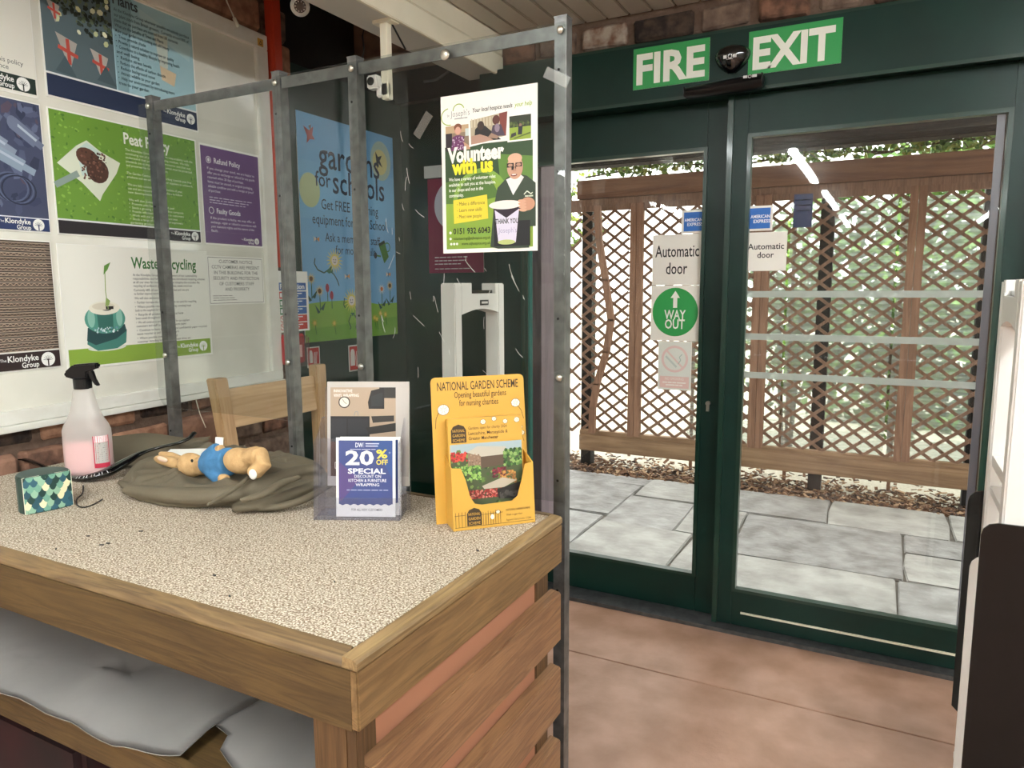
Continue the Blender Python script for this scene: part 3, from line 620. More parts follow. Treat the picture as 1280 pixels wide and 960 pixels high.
# ================================================================ CLEAR SCREEN ON STEEL POSTS
YS=1.672
scr=thing('clear_screen',(-1.5,YS,0),'tall clear plastic counter screen on galvanised steel posts with top rail','screen')
for k,x in enumerate((-2.24,-1.662,-1.372,-.735)):
    o=build(MB().box(x-.016,x+.016,YS-.003,YS+.001,0,2.14).box(x+.012,x+.016,YS+.001,YS+.03,0,2.14).use('galvanised').box(x-.017,x+.017,YS-.004,YS+.031,2.139,2.143),'post','galvanised' if k>0 else 'galvanised_dark',scr)
    mb=MB().use('hole')
    for z in (2.02,1.78,1.42,1.0,.7): mb.tube([(x-.004,YS-.0035,z),(x-.004,YS-.0045,z)],.0035,8)
    build(mb,'bolt_hole',None,o)
    mb=MB()
    for z in (2.108,1.27): mb.ell((x+.002,YS-.010,z),(.0095,.006,.0095),None,10,6)
    build(mb,'bolt','bolt',o,smooth=True)
for a,b_ in ((-2.222,-1.68),(-1.644,-1.39),(-1.354,-.753)): build(B(a,b_,YS+.002,YS+.006,2.092,2.124).box(a,b_,YS+.006,YS+.03,2.120,2.124),'top_rail','galvanised',scr)
build(MB().ell((-1.058,YS-.012,2.098),(.014,.005,.014),None,14,6),'washer','bolt',scr,smooth=True)
def rpanel(x0,x1,z0,z1,y,name,r=.05):
    pts=[(x0,y,z1)]; 
    for k in range(7): a=math.pi+k/6*math.pi/2; pts.append((x0+r+r*math.cos(a),y,z0+r+r*math.sin(a)))
    pts+=[(x1,y,z0),(x1,y,z1)]
    build(MB().prism(pts,(0,.004,0)),name,'plexi',scr)
pb=at(222,540,1,YS-.012)
rpanel(-2.285,-1.66,1.085,2.115,YS-.011,'clear_sheet'); rpanel(-1.652,-.72,.945,2.125,YS-.011,'clear_sheet',.01)
sm=MB().use('paper')
for i in range(46):
    x,z=ru(-1.3,-.78),ru(1.25,1.75)*1.0; 
    if i>38: x,z=ru(-1.3,-1.0),ru(1.8,2.0)
    a=random.gauss(1.45,.35); l=ru(.01,.05); c_=ru(-.4,.4); pts=[(x+l*t*math.cos(a+c_*t),YS-.0118,z-l*t*math.sin(a+c_*t)) for t in (0,.33,.66,1)]
    sm.tube(pts,.00045,4)
o=build(sm,'scratch_marks',None,scr,label='pale scratches'); o['kind']='stuff'
tp=MB()
for x0,z0,a in ((-1.19,1.93,.9),(-.80,2.0,-.5)):
    u=Vector((math.cos(a),0,math.sin(a)))*.035; v_=Vector((-math.sin(a),0,math.cos(a)))*.013; clear('tape','#f8f8f4',.08,haze=.06,rough=.2) if 'tape' not in M else None; build(MB().obox((x0+.06,YS-.0125,z0),u,v_,(0,.0004,0)),'tape_piece','tape',scr)

# volunteer poster on the screen
TL=at(551,122,1,YS-.013); TR=at(672,103,1,YS-.013); BL=at(552,317,1,YS-.013); TL.z=TR.z=(TL.z+TR.z)/2; BL.x=TL.x
r,p=sheet('volunteer_poster',TL,TR,BL,.0012,'paper','poster reading Volunteer with us, taped inside clear screen','poster')
p.H=1530.0; H=p.H; GD='#3a5a2c'
p.rect(40,490,955,H-40,'#86a63c'); p.poly([(40,490),(955,490),(955,1000),(500,760),(40,830)],'#2f4a2a'); p.poly([(40,830),(500,760),(620,1000),(300,1050),(40,1040)],'#4f7330'); p.poly([(600,600),(955,650),(955,1100),(640,1000)],'#5d8436')
p.ring(420,1050,300,45,'#7fa543',40,330)
# heart logo
p.line([(95+90*math.cos(a)+30*0,200+80*math.sin(a)) for a in [math.pi*(.45+ .1*i) for i in range(11)]],9,'#9bb53c'); p.line([(195+60*math.cos(a),150+60*math.sin(a)) for a in [math.pi*(1+.1*i) for i in range(10)]],9,'#9bb53c')
p.text('St',70,200,32,'#8b8b8b'); p.text("Joseph's",108,205,82,'#8b8b8b',fit=205,bold=-.01); p.words(150,222,140,10,'#aaaaaa',2)
p.text('Your local hospice needs',345,188,58,'#2c2c2c',bold=.012,fit=410,shear=.2); p.text('your help',775,188,58,'#9bb53c',bold=.012,fit=175,shear=.2)
# three photographs
p.rect(50,290,315,530,'#8c7a63'); p.rect(50,290,315,360,'#b99f7c'); p.rect(50,360,120,530,'#2a2026'); p.ell(185,335,38,48,'#c08d74'); p.ell(185,310,42,36,'#7c4a33'); p.ell(185,340,30,36,'#d0a08a'); p.poly([(110,530),(270,530),(245,400),(200,385),(165,385),(125,400)],'#6d3562'); p.blobs(60,115,400,260,528,4,8,['#e7d6e4','#b18bb0','#4b2245']); p.rect(265,330,315,400,'#c9d4d0'); p.poly([(240,450),(315,500),(315,530),(270,530)],'#c39a7c')
p.poly([(305,510),(300,245),(720,200),(700,455)],'#f2f0ea'); p.poly([(325,488),(320,262),(705,220),(690,440)],'#b4a88e'); p.poly([(640,430),(620,228),(705,220),(690,440)],'#7c3b33'); [p.rect(330+i*32,250,342+i*32,330,'#cfc6ac',False) for i in range(9)]
p.poly([(360,470),(370,350),(430,300),(480,330),(560,400),(640,470)],'#22201f'); p.ell(430,320,36,42,'#3a2a22'); p.ell(590,285,38,45,'#5a3127'); p.poly([(530,430),(555,330),(640,330),(680,440)],'#4a3d4d'); p.ell(600,360,26,40,'#8b7b8a'); p.poly([(330,488),(330,410),(420,400),(500,430),(560,465),(450,480)],'#b48f7c'); p.poly([(500,440),(540,400),(620,440),(600,460)],'#9a7d6a')
p.rect(705,255,955,505,'#f2f0ea'); p.rect(725,270,940,490,'#8fa63c'); p.rect(725,270,940,375,'#2c3320'); p.blobs(50,725,320,940,378,10,20,['#3a4a22','#55652f','#222a18']); p.ell(835,360,14,16,'#8a6a55'); p.poly([(810,445),(815,370),(858,370),(850,445)],'#1c1f2a'); p.poly([(735,470),(745,430),(790,420),(795,450)],'#3a3a34'); p.poly([(760,475),(935,430),(935,445),(780,480)],'#5c6c2a')
p.text('Volunteer',70,640,195,'#f6f4ea',bold=.05,fit=600); p.text('with us',115,755,190,'#efe233',bold=.05,fit=440)
p.lines(['We have a variety of volunteer roles','available to suit you at the hospice,','in our shops and out in the','community.'],80,822,46,52,'#f4f6ea',bold=.012,fits=[500,500,370,160])
p.poly([(130,1240),(125,1010),(490,975),(500,1205)],'#e6cf3c'); p.lines(['- Make a difference','- Learn new skills','- Meet new people'],165,1065,50,62,'#4a4420',fits=[300,270,265])
p.text('0151 932 6043',120,1342,80,'#182010',bold=.02,fit=400); p.lines(['volunteering@stjhospice.org.uk'],115,1400,40,50,'#182010',fits=[405]); p.text('www.stjhospice.org.uk',210,1452,40,'#182010',fit=310); [p.ell(95+q*32,1440,13,13,'#f0f2e4',10) for q in range(3)]; p.ell(88,1388,13,13,'#f0f2e4',10); p.ell(88,1328,14,14,'#f0f2e4',10)
# man holding bucket
p.poly([(520,1480),(560,1100),(600,920),(700,830),(800,800),(900,830),(985,900),(985,1300),(920,1300),(920,1500),(600,1500)],'#344233'); p.rect(560,1240,930,H-52,'#15171a'); p.poly([(690,850),(760,1000),(870,840),(820,800)],'#e6e4e2'); p.ell(780,740,80,112,'#c79a80',28); p.ell(780,660,72,48,'#d6ad92',20); p.rect(745,735,790,765,'#1a1414'); p.rect(698,700,768,740,'#2a1f1e'); p.rect(785,700,850,738,'#2a1f1e'); p.ell(733,720,24,14,'#b58a74'); p.ell(817,719,24,14,'#b58a74'); p.poly([(775,725),(760,780),(795,780)],'#b98871'); p.ell(770,812,32,13,'#7a3d38'); p.ell(770,808,24,6,'#f0e8e0')
p.line([(870,1000),(900,970),(940,1000),(955,985)],10,'#dfe6d4'); p.words(880,1010,80,14,'#c9d4bd',2)
p.poly([(555,1100),(600,1440),(790,1450),(830,1105)],'#2a1c2c'); p.poly([(570,1130),(605,1440),(785,1445),(820,1130),(690,1210)],'#d9d4e6'); p.ell(690,1440,90,24,'#b9c47c'); p.ell(680,1085,170,42,'#e9e2dc',30); p.text('THANK YOU',695,1262,66,'#1c1c28','c',.02,235); p.text('Joseph\'s',700,1350,70,'#a79fc0','c',0,190)
p.ell(905,1090,75,62,'#c99478',16); [p.ell(850+i*3,1060+i*28,42,15,'#d4a387',12,.1) for i in range(4)]
p.done('artwork',r)

# ================================================================ NOTICE BOARD + POSTERS
nb=thing('notice_board',wp(1.7,1.07,0),'large white framed notice board on the stone wall','notice board')
mb=MB(); wbox(mb,.62,2.648,1.112,2.573,-.035,-.012); build(mb,'board_face','board_face',nb)
for a in ((.55,2.72,1.068,1.112),(.55,2.72,2.573,2.637),(2.648,2.72,1.112,2.573),(.55,.62,1.112,2.573)):
    mb=MB(); wbox(mb,*a,-.04,.006); build(mb,'frame_rail','white_frame',nb,bevel=.003)
mb=MB(); wbox(mb,.55,2.72,1.045,1.067,-.04,.02); build(mb,'frame_ledge','white_frame',nb,bevel=.003)
r,p=sheet('warning_sticker',wp(2.655,2.612,.007),wp(2.69,2.612,.007),wp(2.655,2.58,.007),.0005,'yellow_card','tiny yellow warning sticker on the notice board corner','sticker'); p.line([(300,700),(500,250),(700,700),(300,700)],70,'#222222'); p.done('mark',r)
def wposter(name,s0,s1,z0,z1,label,d=-.011,th=.002,mt='paper'):
    return sheet(name,wp(s0,z1,d),wp(s1,z1,d),wp(s0,z0,d),th,mt,label,'poster',lift=0)
def klogo(p,x,y,k,col='#f4f4f0',sub=None):
    """the tree-in-a-circle mark with its name, right-aligned at x"""
    p.ell(x-k*.55,y,k*.52,k*.52,col,22); 
    tc=sub or '#2c3038'
    p.rect(x-k*.60,y,x-k*.50,y+k*.5,tc); 
    for a in range(7):
        th=math.pi*(1.05+.15*a); p.line([(x-k*.55,y+k*.08),(x-k*.55+k*.36*math.cos(th),y+k*.08+k*.36*math.sin(th))],k*.03,tc,False)
    p.text('The',x-k*4.0,y-k*.05,k*.3,col); p.text('Klondyke',x-k*1.25,y,k*.62,col,'r',.02,k*2.2); p.text('Group',x-k*1.25,y+k*.48,k*.55,col,'r',.02,k*1.25)
PT=dict(mt='print_ink')
# plants poster
r,p=wposter('policy_poster',1.668,2.302,2.138,2.565,'pale blue Plants policy poster with bunting photo, top of board'); H=p.H
p.rect(8,8,990,H-130,'#a9cfd9'); p.rect(8,8,420,H-130,'#5f7178'); p.poly([(420,8),(560,8),(500,H-130),(430,H-130)],'#8fb3bd')
p.poly([(600,40),(980,150),(960,250),(620,120)],'#b6d6dc'); p.poly([(700,150),(800,140),(790,330),(740,380)],'#cfd9cf'); p.poly([(730,330),(850,350),(830,430),(740,410)],'#e3cfae')
p.blobs(330,12,12,420,330,6,20,['#2a3129','#3a4637','#1f2620','#55634a','#68745b'],.7,inside=lambda x,y:y<330-abs(x-300)*.3 and y<150+x*.5)
p.blobs(16,30,30,410,330,12,22,['#dfe3b8','#eef0d2','#c9d0a0'],.8,6)
for x0,y0,s_ in ((75,420,1.0),(270,440,.9),(40,230,.6)):
    p.poly([(x0,y0-90*s_),(x0+120*s_,y0-60*s_),(x0+70*s_,y0+90*s_)],'#b9b4ae'); p.line([(x0+65*s_,y0-70*s_),(x0+70*s_,y0+60*s_)],20*s_,'#cc5548'); p.line([(x0+10*s_,y0-20*s_),(x0+120*s_,y0+10*s_)],20*s_,'#cc5548')
for a,b_ in ((60,480),(300,470)): p.poly([(a,b_+50),(a+60,b_-40),(a+120,b_+60)],'#4d6068')
p.rect(8,H-130,990,H-122,'#eceff0'); p.rect(8,H-120,990,H-10,'#26324f'); klogo(p,975,H-72,62,sub='#26324f')
p.text('Plants',432,70,84,'#3b4650',bold=.02,fit=165)
T='#3a4a55'
p.lines(['At the Klondyke Group wherever possible we actively purchase','our plant stock from British growers.  Currently around 80% of','plants that we purchase are sourced from UK nurseries','What are the benefits of Trees and Plants','Make your garden more inviting and add beauty','•  Trees provide shade','•  Provide a natural solution to improve air quality','•  Contribute to a healthy lifestyle by improving health','    and well being','•  Reduce stress levels','•  Reduce the effects of carbon dioxide','•  Reduce background noise','•  Attract wildlife to your garden','•  Help our environment by introducing more','    trees to your garden'],436,108,26,28.6,T,bold=.006,fits=[530,525,440,330,370,200,400,440,150,230,330,250,280,390,200])
p.done('artwork',r)
# peat
r,p=wposter('policy_poster',1.664,2.283,1.687,2.105,'green Peat policy poster with trowel of soil on grass'); H=p.H
p.rect(8,8,990,H-88,'#6e9a37'); p.blobs(420,10,10,988,H-90,5,14,['#7fab40','#5c8a2e','#8db84b','#4d7a2a','#6e9a37'],.6)
p.poly([(30,290),(150,180),(215,140),(300,190),(420,235),(390,300),(290,430),(270,470),(170,380)],'#dfe6d2'); p.poly([(150,200),(215,150),(300,195),(250,330),(170,340)],'#c9ddd6'); p.line([(10,410),(150,330)],34,'#8fa29b'); p.ell(215,235,72,52,'#5b3a2d',16,.3); p.ell(270,300,70,70,'#4c2f25',16); p.blobs(90,170,195,330,360,4,9,['#6d4838','#3a241c','#80594a','#4c2f25'])
p.text('Peat Policy',455,115,92,'#f4f7ea',bold=.025,fit=330)
T='#e6efcf'
for k,(t,f) in enumerate((('The Klondyke Group recognises its responsibility with the',500),('continuing use of peat as a growing medium. We fully',470),('understand that peat is a finite resource and that our',480),('peatlands are an important habitat which must be protected',490),('and preserved for future generations.',300),('',0),('The Garden Centre industry is working towards peat free',480),('products and we will work with our suppliers to achieve it.',490),('',0),('We are fully committed to the reduction of peat',400),('use and are encouraging our suppliers to follow',400),('new developments in this area.',280),('',0),('We will also endeavour to:',240),('•  Promote peat free and reduced peat',330),('•  Stock a growing range of peat free composts',400),('•  Provide information and advice to customers',400),('•  Work with our growers to reduce peat',350),('•  Stock a range of high quality soil improvers',390),('    gardening products and advice',280))):
    if t: p.text(t,460,155+k*22.5,20,T,fit=f,bold=.004,up=(k==0))
p.rect(8,H-88,990,H-80,'#eceff0'); p.rect(8,H-78,990,H-8,'#251f24'); klogo(p,975,H-46,56,sub='#251f24'); p.done('artwork',r)
# waste recycling
r,p=wposter('policy_poster',1.656,2.305,1.222,1.657,'white Waste Recycling poster with seedling in a crushed green can'); H=p.H
p.rect(4,4,996,H-4,'#efeee4'); p.rect(14,H-108,985,H-12,'#8bab3e'); klogo(p,960,H-62,62,sub='#8bab3e')
p.text('Waste Recycling',436,120,92,'#33702f',bold=.02,fit=470)
cx,cy=245,430
p.ell(cx,565,118,20,'#d9ddd2'); p.poly([(cx-120,540),(cx-110,480),(cx+130,470),(cx+120,545),(cx+60,575),(cx-60,580)],'#3f7f74'); p.poly([(cx-120,520),(cx-70,548),(cx+60,520),(cx+128,478),(cx+120,440),(cx-110,450)],'#20484a'); p.ell(cx,405,125,82,'#4f9585',28); p.poly([(cx-45,470),(cx-50,360),(cx+50,360),(cx+45,470)],'#2f6a60'); p.ell(cx-85,400,22,50,'#8cc0b0'); p.ell(cx+88,400,20,50,'#8cc0b0'); p.blobs(40,cx-75,450,cx+75,485,3,7,['#bfd8dc','#5a8f9c','#e3eef0']); p.ell(cx,345,95,38,'#ece9d8',24); p.ell(cx+12,352,28,8,'#14120f'); p.ell(cx-5,335,70,20,'#ddd6c2'); p.rect(cx+8,335,cx+55,352,'#1c1a15')
p.line([(cx+22,350),(cx+14,250),(cx+20,130)],5,'#8fa85c'); p.poly([(cx+10,160),(cx+18,110),(cx+58,90),(cx+38,130)],'#5f8f3a'); p.poly([(cx+5,335),(cx+14,285),(cx+38,305),(cx+28,330)],'#8fa85c')
rows=[('At the Klondyke Group we are fully aware of our sustainability',520,0),('responsibilities and for this reason have introduced recycling schemes',590,0),('at all our sites for most of our waste streams this includes the',540,0),('recycling of cardboard, paper, plastic, glass, waste wood etc',470,0),('Currently 68% of our waste is recycled and we are',440,.4),('to further improve moving forward',260,.4),('We will also endeavour to:',230,.9),('•  Further increase the amount of waste we send for recycling',500,1.3),('•  Where possible return any packaging, carrying trays',450,1.7),('    back to the suppliers for them to reuse',290,1.7),('•  Recycle all printer cartridges that have',380,2.1),('    been used throughout the group',270,2.1),('•  We will continue to provide the facilities for our suppliers',430,2.5),('    customers and staff to recycle their waste paper',400,2.5),('•  Continue to have all junk mail and confidential paper recycled',580,2.9),('    waste recycled as well as our cardboard',330,2.9),('•  Where possible continue the use of',320,3.3),('    customer recycling facilities during peak times etc',430,3.3)]
for k,(t,f,g) in enumerate(rows): p.text(t,440,165+k*21+g*10,20,'#5a5c58',fit=f*.9,bold=.004,up=(k==0))
p.done('artwork',r)
# refund policy (purple)
r,p=wposter('policy_notice',2.300,2.640,1.686,2.100,'purple Refund Policy notice at right side of board',d=-.010); H=p.H
p.rect(10,25,985,H-20,'#6f4f7f'); p.ring(130,185,42,8,'#f0ecf4',20); p.ell(130,185,20,24,'#f0ecf4',10); p.text('Refund Policy',215,215,92,'#f0ecf4',bold=.02,fit=440)
for k,(t,f) in enumerate((('If you change your mind, we are happy to',800),('offer you an exchange or refund for any goods',800),('returned within 28 days of purchase.',600),('Items must be unused, in original packaging,',760),('saleable condition and with a receipt or proof',770),('of purchase.',200))): p.text(t,100,300+k*54,46,'#ece6f2',fit=f,up=(k==0))
for k in range(3): p.words(110,630+k*32,720-k*60,11,'#cfc4dc',8)
p.ring(130,795,42,8,'#f0ecf4',20); p.text('Faulty Goods',215,825,88,'#f0ecf4',bold=.02,fit=400)
for k,(t,f) in enumerate((('If the product is faulty, we may offer an',760),('exchange, repair or refund in accordance with',780),('your statutory rights and the nature of the',740),('fault.',110))): p.text(t,110,900+k*52,44,'#ece6f2',fit=f,up=(k==0))
klogo(p,930,H-80,80,sub='#6f4f7f'); p.done('artwork',r,'print_gloss')
# customer notice
r,p=wposter('customer_notice',2.302,2.632,1.432,1.640,'white customer notice with thin black border under purple notice',d=-.010); H=p.H
p.frame(20,20,980,H-20,6,'#6b6b68')
for k,(t,f) in enumerate((('CUSTOMER NOTICE',600),('CCTV CAMERAS ARE PRESENT',850),('IN THIS BUILDING FOR THE',780),('SECURITY AND PROTECTION',820),('OF CUSTOMERS STAFF',620),('AND PROPERTY',440))): p.text(t,500,90+k*72,62,'#5c5e5c','c',.004,f,up=(k==0))
for k in range(3): p.words(70,H-120+k*28,330+k*40,9,'#9a9a96',4)
p.done('lettering',r)
# left column
r,p=wposter('policy_poster',1.05,1.640,2.121,2.54,'white text poster with dark green footer at top left corner'); H=p.H
p.rect(6,6,994,H-8,'#eceadf'); p.rect(10,H-100,990,H-18,'#22332c'); klogo(p,960,H-60,70,sub='#22332c')
p.text('impacts of this policy',930,H-155,36,'#5a5d58','r',fit=300); p.text('performance',850,H-120,36,'#5a5d58','r',fit=190)
for k,wd in enumerate((300,420,380,420,300,480,250)): 
    for q in range(1): p.words(60,120+k*48,wd+350*(k<3),12,'#8b8d88',7)
p.done('artwork',r)
r,p=wposter('policy_poster',1.05,1.642,1.688,2.105,'blue poster with photo of empty glass bottles, at left edge'); H=p.H
p.rect(6,6,994,H-80,'#434a66'); p.blobs(160,10,10,990,H-84,14,50,['#3a4160','#525a78','#2f3652','#626a88','#4a5270','#5a4d5e'],.55)
for x,y,a,l,c_ in ((690,205,.5,230,'#8b98ad'),(760,300,.42,260,'#8fa0b4'),(620,120,.7,120,'#7c879e'),(900,170,.6,150,'#707a94'),(560,330,.9,160,'#7a86a0')):
    dx,dy=math.cos(a)*l/2,math.sin(a)*l/2; p.line([(x-dx,y-dy),(x+dx,y+dy)],70,c_); p.line([(x+dx,y+dy),(x+dx*1.5,y+dy*1.5)],38,c_); p.line([(x-dx,y-dy-10),(x+dx,y+dy-10)],14,'#b4c0cf'); p.ell(x-dx,y-dy,28,36,c_)
for q in range(4): p.ring(800+q*14,470+q*4,95,8,'#232a42' if q%2 else '#5c6684',20,80)
p.rect(6,H-80,994,H-74,'#e4e7ee'); p.rect(8,H-74,992,H-8,'#2b3a66'); klogo(p,965,H-42,62,sub='#2b3a66'); p.done('artwork',r)
r,p=wposter('policy_poster',1.04,1.636,1.236,1.662,'brown poster with photo of stacked corrugated card, at left edge'); H=p.H
p.rect(6,6,994,H-110,'#6b5546'); n=22; hh=(H-118)/n
for k in range(n):
    y0=8+k*hh; x0=8 if k<7 else ru(480,620); col=random.choice(['#8c7566','#a08a78','#75614f']); p.rect(8,y0,992,y0+hh*.25,random.choice(['#3d322b','#2f2722'])); p.rect(x0,y0+hh*.3,992,y0+hh*.9,'#4a3d36'); z_=[]
    for i in range(int((992-x0)/16)): z_.append((x0+i*16,y0+hh*(.38 if i%2 else .82)))
    p.line(z_,5,col); p.line([(x0,y0+hh*.3),(992,y0+hh*.3)],4,'#b7a796'); p.line([(x0,y0+hh*.92),(992,y0+hh*.92)],4,'#a39282')
    if k>=7 : p.rect(8,y0+hh*.3,x0-10,y0+hh*.8,random.choice(['#8b6a50','#7b5d48','#9a7a5e']))
p.line([(470,190),(500,180),(480,250)],16,'#d8cdbc'); p.line([(500,270),(510,300)],16,'#d8cdbc')
p.rect(6,H-108,994,H-102,'#e9e6e0'); p.rect(8,H-102,992,H-10,'#2d1c1c'); klogo(p,965,H-55,76,sub='#2d1c1c'); p.done('artwork',r)
# orange-red conduit and cables
mb=MB(); wbox(mb,2.735,2.79,1.6,3.0,-.02,.03); single(mb,'conduit','red_pipe','orange-red vertical conduit between notice board and stone edge','pipe',bevel=.004)
c0=wp(2.50,2.75,.02)
single(MB().use('cream_paint').tube([wp(2.46,2.80,.0),wp(2.475,2.70,.015),wp(2.50,2.655,.02),wp(2.515,2.63,.02)],.0035,8).tube([wp(2.505,2.645,.02),wp(2.525,2.615,.022)],.008,10),'cable','cream_paint','thin cream cable with loose end above the notice board','cable',smooth=True)
single(MB().tube([wp(2.17,1.05,.022),wp(2.19,.98,.02),wp(2.215,.92,.02)],.002,6),'cord','cream_paint','thin white cord hanging below the notice board','cord')
# fire action notice + call point
FA=lambda s,z:wp(s,z,.0)
r,p=sheet('fire_action_notice',FA(2.699,1.583),FA(2.93,1.583),FA(2.699,1.290),.003,'paper','white fire action notice with blue and red rows at stone edge','notice'); H=p.H
p.rect(70,240,930,400,'#2c5fa5'); p.text('Fire action',500,370,150,'#f2f4f6','c',.025,760)
for k,(c_,ic) in enumerate((('#2c5fa5','#c33a30'),('#2c5fa5','#2f7a4a'),('#2c5fa5','#2f7a4a'),('#c33a30','#c33a30'),('#c33a30','#c33a30'))):
    y0=425+k*165; p.rect(260,y0,930,y0+145,c_)
    if k<3: p.rect(75,y0,225,y0+145,ic); p.rect(110,y0+30,190,y0+115,'#eef0ee')
    else: p.ring(150,y0+72,72,16,ic,18); p.line([(100,y0+30),(200,y0+115)],14,ic)
    for q in range(2): p.words(290,y0+30+q*50,500-q*120,22,'#e9edf2',4)
p.done('lettering',r)
cp_=thing('fire_call_point',wp(2.79,1.13,0),'red break-glass fire call point with clear cover under fire notice','alarm')
mb=MB(); wbox(mb,2.715,2.86,1.135,1.28,-.02,.03); build(mb,'housing','red_plastic',cp_,bevel=.008); mb=MB(); wbox(mb,2.745,2.83,1.165,1.225,.03,.033); build(mb,'window','paper',cp_); mb=MB(); wbox(mb,2.705,2.87,1.12,1.27,.034,.055); build(mb,'clear_cover','clear_cover',cp_,bevel=.01)
# gardens for schools poster on alcove side
def bpnt(y,z,d=.003): return Vector((-2.72+d,y,z))
r,p=sheet('schools_poster',bpnt(2.85,2.395),bpnt(3.655,2.395),bpnt(2.85,1.215),.004,'paper','sky blue gardens for schools poster in the green alcove','poster'); H=p.H
p.rect(0,0,1000,H,'#86c3f2'); p.rect(0,H*.2,1000,H*.45,'#8ecbf5'); p.ell(850,190,118,140,'#b9d3c9',30); p.ell(840,200,85,90,'#e6df9c',24); p.ell(98,480,95,110,'#d0dfae',24)
p.poly([(0,1215),(200,1200),(500,1195),(760,1230),(1000,1225),(1000,H),(0,H)],'#8fc14a'); p.poly([(0,1380),(1000,1330),(1000,H),(0,H)],'#7db440')
NV='#1d2c47'
p.text('gardens',190,320,245,NV,bold=.008,fit=640); p.text('for',150,445,140,NV,bold=.006,fit=150); p.text('schools',320,475,225,NV,bold=.008,fit=560)
p.text('Get FREE gardening',500,590,96,NV,'c',.004,600); p.text('equipment for your School',500,690,96,NV,'c',.004,780); p.text('Ask a member of staff',520,800,84,NV,'c',.003,590); p.text('for more details',540,880,84,NV,'c',.003,430)
def flower(x,y,R_,col,cc,n=14,face=False):
    p.d+=p.st
    for i in range(n):
        a=2*math.pi*i/n; p.poly([(x+R_*.3*math.cos(a+.3),y+R_*.3*math.sin(a+.3)),(x+R_*math.cos(a),y+R_*math.sin(a)),(x+R_*.3*math.cos(a-.3),y+R_*.3*math.sin(a-.3))],col,False)
    p.ell(x,y,R_*.36,R_*.36,cc,14)
    if face: p.ell(x-R_*.12,y-R_*.06,R_*.05,R_*.05,'#333333',8); p.ell(x+R_*.12,y-R_*.06,R_*.05,R_*.05,'#333333',8); p.line([(x-R_*.15,y+R_*.1),(x,y+R_*.18),(x+R_*.15,y+R_*.1)],R_*.05,'#333333')
p.line([(250,985),(200,1010),(140,990),(110,950),(120,915)],9,'#2c4a3c'); p.line([(250,990),(300,1020),(330,1060),(345,1095)],9,'#2c4a3c'); p.poly([(225,1000),(275,960),(290,1000),(250,1015)],'#2c6a4a')
flower(310,925,88,'#efe071','#f6efe6',18,True); flower(470,1200,92,'#efe071','#f6efe6',18,True); p.poly([(455,1285),(500,1285),(477,1310)],'#2c6a4a'); p.line([(460,1300),(430,1345),(455,1390),(440,1400)],9,'#2c4a3c'); p.line([(495,1300),(530,1345),(505,1390),(520,1400)],9,'#2c4a3c'); p.line([(395,1180),(385,1230),(400,1250)],8,'#2c4a3c'); p.line([(545,1190),(560,1150)],8,'#2c4a3c')
for x,y,c1,c2 in ((75,1050,'#f1c53c','#5b3a1e'),(150,1130,'#f1c53c','#5b3a1e'),(915,1095,'#f1c53c','#5b3a1e'),(815,1120,'#f6f6f2','#d97a3a'),(640,1060,'#f6f6f2','#d97a3a')):
    p.line([(x,y),(x,y+130)],8,'#2e6a4a'); flower(x,y,45,c1,c2,12); p.poly([(x,y+120),(x+55,y+70),(x+30,y+130)],'#23554a'); p.poly([(x,y+140),(x-50,y+90),(x-25,y+150)],'#23554a')
for x,y in ((225,1110),(265,1160)): p.line([(x,y),(x,y+90)],7,'#2e6a4a'); p.ell(x,y,18,30,'#a93b52',10)
for x,y in ((90,1340),(280,1350),(720,1330),(790,1300),(850,1310),(745,1340)): p.line([(x,y),(x+15,y+80)],6,'#3d7a34'); flower(x,y,34,'#f0c63a','#f4dc6a',8)
for x,y in ((140,790),(430,1030),(900,1010)): p.poly([(x-26,y-16),(x,y),(x-26,y+18)],'#f2e4d0'); p.poly([(x+26,y-16),(x,y),(x+26,y+18)],'#e8a45c'); p.line([(x,y-14),(x,y+18)],6,'#3a2a22')
p.poly([(60,85),(110,105),(150,75),(140,130),(160,155),(115,160),(85,190),(90,140)],'#a33a35'); p.poly([(105,80),(130,65),(128,105)],'#5f3b3a')
p.poly([(785,130),(815,165),(860,150),(835,190),(865,235),(815,210),(800,260),(795,200)],'#232a33')
p.poly([(790,790),(860,760),(910,880),(855,930)],'#4e8a3c'); p.line([(815,880),(760,875)],12,'#4e8a3c'); p.ell(752,875,18,24,'#24303a',10); p.ring(895,810,36,8,'#4e8a3c',16); p.poly([(790,790),(860,760),(872,780),(800,810)],'#25402a')
p.done('artwork',r)
for y0,y1,z0,z1,lb in ((2.86,2.955,1.08,1.19,'small red and white fire sign left, below the blue poster'),(3.19,3.315,1.025,1.176,'small red and white fire sign right, below the blue poster')):
    r,p=sheet('fire_sign',bpnt(y0,z1),bpnt(y1,z1),bpnt(y0,z0),.002,'paper',lb,'sign'); H=p.H
    p.rect(60,60,940,H-60,'#c8352c'); p.rect(120,300,420,H-260,'#f0e6e0'); p.ell(270,260,120,80,'#f0e6e0'); 
    for q in range(4): p.line([(520+q*60,H-200),(480+q*80,H*.5),(560+q*80,300)],34,'#f0e6e0')
    p.done('lettering',r)
# burgundy poster
r,p=sheet('burgundy_poster',(-2.525,3.745,2.15),(-2.138,3.745,2.15),(-2.525,3.745,1.588),.002,'paper','burgundy poster with white circle in the alcove behind clear screen','poster'); H=p.H
p.rect(0,0,1000,H,'#8e2348'); p.ell(520,420,400,400,'#d9d3dc',40)
for k in range(3): p.words(110,H-250+k*52,600-k*60,16,'#e9cdd6',6)
p.words(110,H-70,640,12,'#e9cdd6',6); p.done('artwork',r)
single(B(-2.54,-2.42,3.73,3.747,2.155,2.225),'paper_label','paper','small white label at top of the burgundy poster','label')

